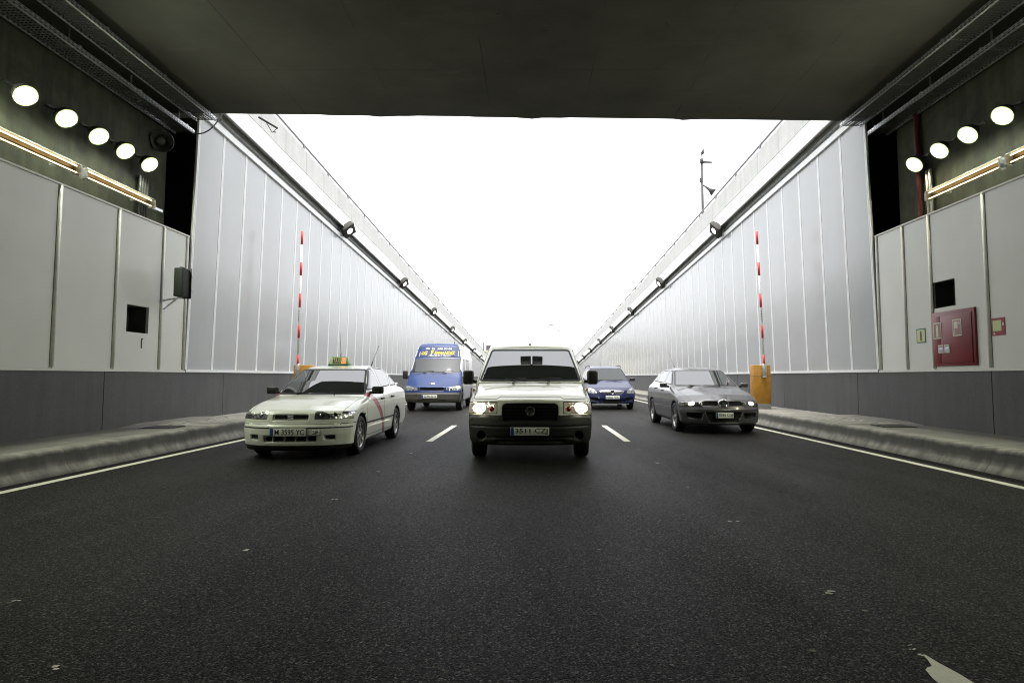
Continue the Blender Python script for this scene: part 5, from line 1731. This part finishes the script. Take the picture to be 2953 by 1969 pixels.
# ------------------------------------------------------------------ blue high-roof van
def build_blue_van():
    S = dict(w=.97, L=5.1, H=2.50, bow0=.26, bow1=.10, bow_end=2.0, crown=.05, arch_r=.40, wheels=[(.95, .34), (4.10, .34)], floor=.27,
             side_low=[(.16, .26), (.03, .30), (0, .40), (0, .59), (.03, .635), (.05, .70), (.08, .83), (.16, .875), (.70, 1.24), (.8, 1.30), (5.05, 1.32), (5.1, .5), (5.05, .3)],
             side_cab=[(.55, 1.1), (.74, 1.27), (1.36, 1.845), (1.40, 1.885), (1.66, 2.32), (1.78, 2.40), (2.1, 2.445), (5.0, 2.43), (5.1, 2.3), (5.1, 1.1)],
             front_low=[(.90, .24), (.955, .4), (.97, .7), (.965, 1.1), (.955, 1.4)],
             front_cab=[(.955, 1.0), (.945, 1.3), (.90, 1.86), (.80, 2.30), (.68, 2.42), (.5, 2.48)], k_low=.10, k_cab=.09, k_join=.02)
    def extra(d, x, ax, y, z):
        q = np.maximum(np.maximum(np.abs(z - .745) - .05, ax - .40), y - .13)
        return smax(d, -q, .02)
    S['extra'] = [extra]
    B, SV = M['paint_bluevan'], M['paint_silver']
    root, sk = common_body(S, 'van', "blue high-roof van with yellow lettering above the windscreen, behind the taxi", 'van', (-3.44, 21.2, 0), B, .026)
    framed_cut(sk, front([(-.88, 1.315), (.88, 1.315), (.83, 1.83), (-.83, 1.83)], 2.3, .05), 'windscreen', .03)
    framed_cut(sk, front([(-.86, .90), (.86, .90), (.86, 1.28), (-.86, 1.28)], 1.0, .04), 'bonnet', .008)
    wins = {0: [[(1.15, 1.34), (2.0, 1.34), (2.0, 1.82), (1.55, 1.82)]], None: [[(2.4, 1.36), (3.5, 1.36), (3.5, 1.82), (2.4, 1.82)]]}
    doors = [[(1.05, .55), (2.1, .50), (2.1, 1.92), (1.52, 1.92), (1.05, 1.30)]]
    side_glass(sk, root, wins, doors, SV, rim=.03, handles=[(1.98, 1.1)])
    for s in (-1, 1):
        hl = [(.47, .70), (1.0, .69), (1.0, .86), (.88, .875), (.47, .80)]
        framed_cut(sk, front(hl if s > 0 else mirror(hl), .8, .03), 'head%d' % s, .008)
    sk.cut(front([(-.42, .685), (.42, .685), (.45, .80), (-.45, .80)], .5, .05), 'grille')
    sk.cut(lambda V, Nn: np.maximum(V[:, 2] - .635, V[:, 1] - .62), 'bumper_rim')
    sk.cut(lambda V, Nn: np.maximum(V[:, 2] - .625, V[:, 1] - .61), 'bumper', ('bumper_rim',))
    # the flanks behind the cab are silver
    sk.cut(lambda V, Nn: np.maximum(.98 + .28 * np.clip(V[:, 2] - 1.2, 0, 9) + .35 * np.clip(V[:, 2] - 1.85, 0, 9) - V[:, 1], .35 - np.abs(Nn[:, 0])), 'flank')
    sk.cut(lambda V, Nn: np.abs(V[:, 2] - 2.16) - .012, 'gutter', ('flank',))
    sk.obj('body', [('body', B), ('arch', M['seal']), ('under', M['seal']), ('flank', SV), ('gutter', M['seal'])], root)
    sk.obj('windscreen', [('windscreen', M['glass_open']), ('windscreen_rim', M['seal'])], root)
    sk.obj('bonnet', [('bonnet', B), ('bonnet_rim', M['seal'])], root)
    gr = sk.obj('grille', [('grille', M['seal'])], root)
    bp = sk.obj('bumper', [('bumper', M['bumper_blue_van']), ('bumper_rim', M['seal'])], root)
    m = MB(); m.box(-.60, .60, .02, .05, .30, .33); m.box(-.5, .5, .0, .03, .40, .41); m.build('bumper_groove', M['seal'], bp)
    for s in (-1, 1):
        h = sk.obj('headlight', [('head%d' % s, M['headlamp']), ('head%d_rim' % s, M['seal'])], root)
        y = on_skin(sk, s * .66, .76); simple_lens(h, 'lamp', M['chrome'], (s * .66, y + .004, .755), .06, .045, nrm=(s * .2, -1, .1), depth=.01)
    m = MB(); mt = Matrix.Translation((0, on_skin(sk, 0, .93) + .004, .93)) @ Matrix.Rotation(R(68), 4, 'X') @ Matrix.Diagonal((1.0, .45, 1, 1))
    m.lathe([(0, .012), (.07, .010), (.085, .0)], mt, 24); m.build('oval_badge', M['chrome'], root)
    plate(root, -.06, -.012, .50, "5678 BHZ")
    mirror_pair(root, 1.12, 1.10, 1.245, (.17, .12, .30), M['black'], arm=.10, bevel=.04)
    for x0 in (-.45, .25):
        y = on_skin(sk, x0, 1.33)
        wiper(root, (x0 + .15, y - .03, 1.29), (x0, y - .012, 1.36), (.40, .03, .03))
    # lettering on the sloped roof cap
    dz = Vector((0, .26, .435)).normalized()
    ang = math.atan2(dz.z, dz.y)
    def cap(x, z):
        y = on_skin(sk, x, z) - .006
        return Matrix.Translation((x, y, z)) @ Matrix.Rotation(ang, 4, 'X')
    for k, (ch, x, z, w, h) in enumerate(((("LO"), -.60, 2.035, .19, .105), ("S", -.445, 2.045, .10, .15), ("F", -.225, 2.055, .11, .19), ("ERNANDEZ", .245, 2.045, .76, .125))):
        text_mesh('lettering', ch, M['letter_yellow'], cap(x, z), width=w, height=h / math.sin(ang), parent=root, shear=.15, bold=.02)
    text_mesh('lettering', "Alfombras y Tapices", M['letter_white'], cap(.06, 1.945), width=.82, height=.075 / math.sin(ang), parent=root, shear=.3, bold=.01)
    text_mesh('lettering', "91  308 30 00", M['letter_white'], cap(.12, 2.20), width=.74, height=.075 / math.sin(ang), parent=root, bold=.02)
    m = MB()
    mt = cap(-.40, 2.19)
    m.box(-.06, .06, -.012, .02, -.001, .001, 0, mt); m.box(-.075, .075, .02, .045, -.001, .001, 0, mt)
    m.build('telephone_symbol', M['letter_white'], root)
    m = MB()
    pts = [(-.70, 1.905), (-.68, 1.975), (None, None), (-.05, 2.15), (.72, 2.13), (.74, 1.925), (-.71, 1.905)]
    def seg(a, b, n=8):
        for i in range(n):
            p = (a[0] + (b[0] - a[0]) * i / n, a[1] + (b[1] - a[1]) * i / n); q = (a[0] + (b[0] - a[0]) * (i + 1) / n, a[1] + (b[1] - a[1]) * (i + 1) / n)
            m.bar((p[0], on_skin(sk, *p) - .003, p[1]), (q[0], on_skin(sk, *q) - .003, q[1]), .016, .005)
    seg((-.70, 1.91), (-.685, 1.97), 2); seg((-.05, 2.14), (.73, 2.12)); seg((.73, 2.12), (.75, 1.915), 3); seg((.75, 1.915), (-.70, 1.91), 12)
    m.build('frame_line', M['letter_white'], root)
    m = MB(); m.tube([(.56, 1.80, 2.40), (.56, 1.80, 2.46)], .02, 8); m.tube([(.56, 1.80, 2.46), (.55, 1.95, 2.85)], .004, 5); m.build('roof_aerial', M['black'], root)
    for (cy, cz) in S['wheels']:
        for s in (-1, 1): wheel(root, s * (.97 - .115), cy, cz, .34, .21, M['steel_wheel'], 'steel')
    return root

# ------------------------------------------------------------------ dark blue people carrier
def build_blue_car():
    S = dict(w=.865, L=4.45, H=1.66, bow0=.28, bow1=.11, bow_end=2.1, crown=.045, arch_r=.35, wheels=[(.92, .31), (3.62, .31)], floor=.22,
             side_low=[(.14, .19), (.03, .22), (0, .42), (.02, .52), (.05, .64), (.09, .71), (.25, .80), (.95, 1.0), (1.1, 1.03), (4.2, 1.07), (4.4, .9), (4.42, .4), (4.3, .25)],
             side_cab=[(.78, .9), (1.0, 1.01), (1.95, 1.515), (2.3, 1.585), (2.9, 1.62), (3.8, 1.575), (4.15, 1.45), (4.38, 1.0), (4.38, .9)],
             front_low=[(.78, .18), (.835, .3), (.86, .5), (.865, .7), (.85, .9), (.82, 1.05)],
             front_cab=[(.83, .88), (.80, 1.02), (.625, 1.51), (.45, 1.64)], k_low=.10, k_cab=.085, k_join=.03)
    def extra(d, x, ax, y, z):
        q = np.maximum(poly_sdf(ax, z, [(-.6, .225), (.30, .225), (.40, .33), (-.6, .33)]), y - .09)
        d = smax(d, -q, .02)
        q = np.maximum(poly_sdf(ax, z, [(.48, .30), (.74, .32), (.74, .42), (.50, .40)]), y - .22)
        return smax(d, -q, .03)
    S['extra'] = [extra]
    P = M['paint_navy']
    root, sk = common_body(S, 'car', "dark blue people carrier with chrome grille bar beside the cream van", 'car', (2.86, 22.1, 0), P, .026)
    framed_cut(sk, front([(-.73, 1.04), (.73, 1.04), (.585, 1.505), (-.585, 1.505)], 2.5, .05), 'windscreen', .024)
    framed_cut(sk, lambda V, Nn: np.maximum(poly_sdf(V[:, 0], V[:, 1], round_poly([(-.52, .14), (.52, .14), (.72, .7), (.74, 1.05), (-.74, 1.05), (-.72, .7)], .06)), .40 - Nn[:, 2]), 'bonnet', .006)
    wins = {0: [[(1.50, 1.06), (2.25, 1.08), (2.25, 1.50), (2.10, 1.48)]], 1: [[(2.34, 1.08), (3.15, 1.09), (3.15, 1.50), (2.34, 1.51)]], None: [[(3.28, 1.10), (4.0, 1.12), (3.92, 1.40), (3.28, 1.48)]]}
    doors = [[(1.2, .30), (2.30, .30), (2.30, 1.54), (2.08, 1.52), (1.35, 1.05), (1.2, .95)], [(2.315, .30), (3.1, .30), (3.24, .6), (3.22, 1.53), (2.315, 1.54)]]
    side_glass(sk, root, wins, doors, P, rim=.02, handle_mat=P, handles=[(2.15, .93), (3.08, .95)])
    for s in (-1, 1):
        hl = [(.49, .575), (.78, .56), (.92, .70), (.80, .80), (.60, .735)]
        framed_cut(sk, front(hl if s > 0 else mirror(hl), .8, .05), 'head%d' % s, .008)
        q = [(.48, .30), (.74, .32), (.74, .42), (.50, .40)]
        sk.cut(front(q if s > 0 else mirror(q), .6, .03), 'intake')
    sk.cut(front(sym([(.36, .565), (.455, .685)]), .5, .03), 'chrome')
    sk.cut(front(sym([(.33, .585), (.415, .645)]), .5, .02), 'grille', ('chrome',))
    sk.cut(front(sym([(.30, .225), (.40, .335)]), .4, .03), 'intake')
    sk.cut(lambda V, Nn: np.maximum(V[:, 2] - .535, V[:, 1] - .62), 'bumper')
    sk.obj('body', [('body', P), ('arch', M['seal']), ('under', M['seal'])], root)
    sk.obj('windscreen', [('windscreen', M['glass_open']), ('windscreen_rim', M['seal'])], root)
    sk.obj('bonnet', [('bonnet', P), ('bonnet_rim', M['seal'])], root)
    bp = sk.obj('bumper', [('bumper', P)], root)
    sk.obj('air_intake', [('intake', M['seal'])], bp)
    m = MB(); m.bar((-.60, .06, .215), (.60, .06, .215), .02, .014); m.build('lower_trim', M['visor'], bp)
    gr = sk.obj('grille', [('chrome', M['chrome']), ('grille', M['seal'])], root)
    m = MB(); mt = Matrix.Translation((0, .02, .63)) @ Matrix.Rotation(R(84), 4, 'X')
    m.lathe([(.055, 0), (.062, .014), (.074, .012), (.078, 0)], mt, 28); m.lathe([(0, .002), (.056, .002)], mt, 20)
    m.build('ring_badge', M['chrome'], gr)
    m = MB(); m.prism([(-.075, .642), (.02, .642), (.075, .618), (-.02, .618)], .0, .006, 'y'); m.build('badge_bolt', M['seal'], gr)
    for s in (-1, 1):
        h = sk.obj('headlight', [('head%d' % s, M['headlamp']), ('head%d_rim' % s, M['seal'])], root)
        for x, z in ((.60, .65), (.74, .69)):
            y = on_skin(sk, s * x, z); simple_lens(h, 'lamp', M['chrome'], (s * x, y + .004, z), .042, .042, nrm=(s * .3, -1, .15), depth=.012)
        m = MB(); m.tube([(s * .60, 2.1, 1.555), (s * .61, 2.5, 1.62), (s * .61, 3.7, 1.60), (s * .60, 4.0, 1.53)], .016, 8); m.build('roof_rail', M['black'], root)
    plate(root, 0, -.014, .445, "4058 FDN")
    mirror_pair(root, .965, 1.50, 1.075, (.19, .10, .12), M['black'], arm=.06, bevel=.035)
    for x0 in (-.40, .2):
        y = on_skin(sk, x0, 1.05); wiper(root, (x0 + .08, y - .03, 1.03), (x0, y - .008, 1.055), (.32, .02, -.002))
    m = MB(); m.tube([(0, 3.6, 1.58), (0, 3.9, 1.8)], .006, 6); m.build('roof_aerial', M['black'], root)
    for (cy, cz) in S['wheels']:
        for s in (-1, 1): wheel(root, s * (.865 - .105), cy, cz, .315, .20, M['alloy'], 'cover')
    return root

build_cream_van()
build_taxi()
hatch = build_hatch((3.96, 12.80, 0), 'hatchback', "grey metallic hatchback with lit headlights in the lane by the ochre cabinet", 'car')
build_blue_van()
build_blue_car()
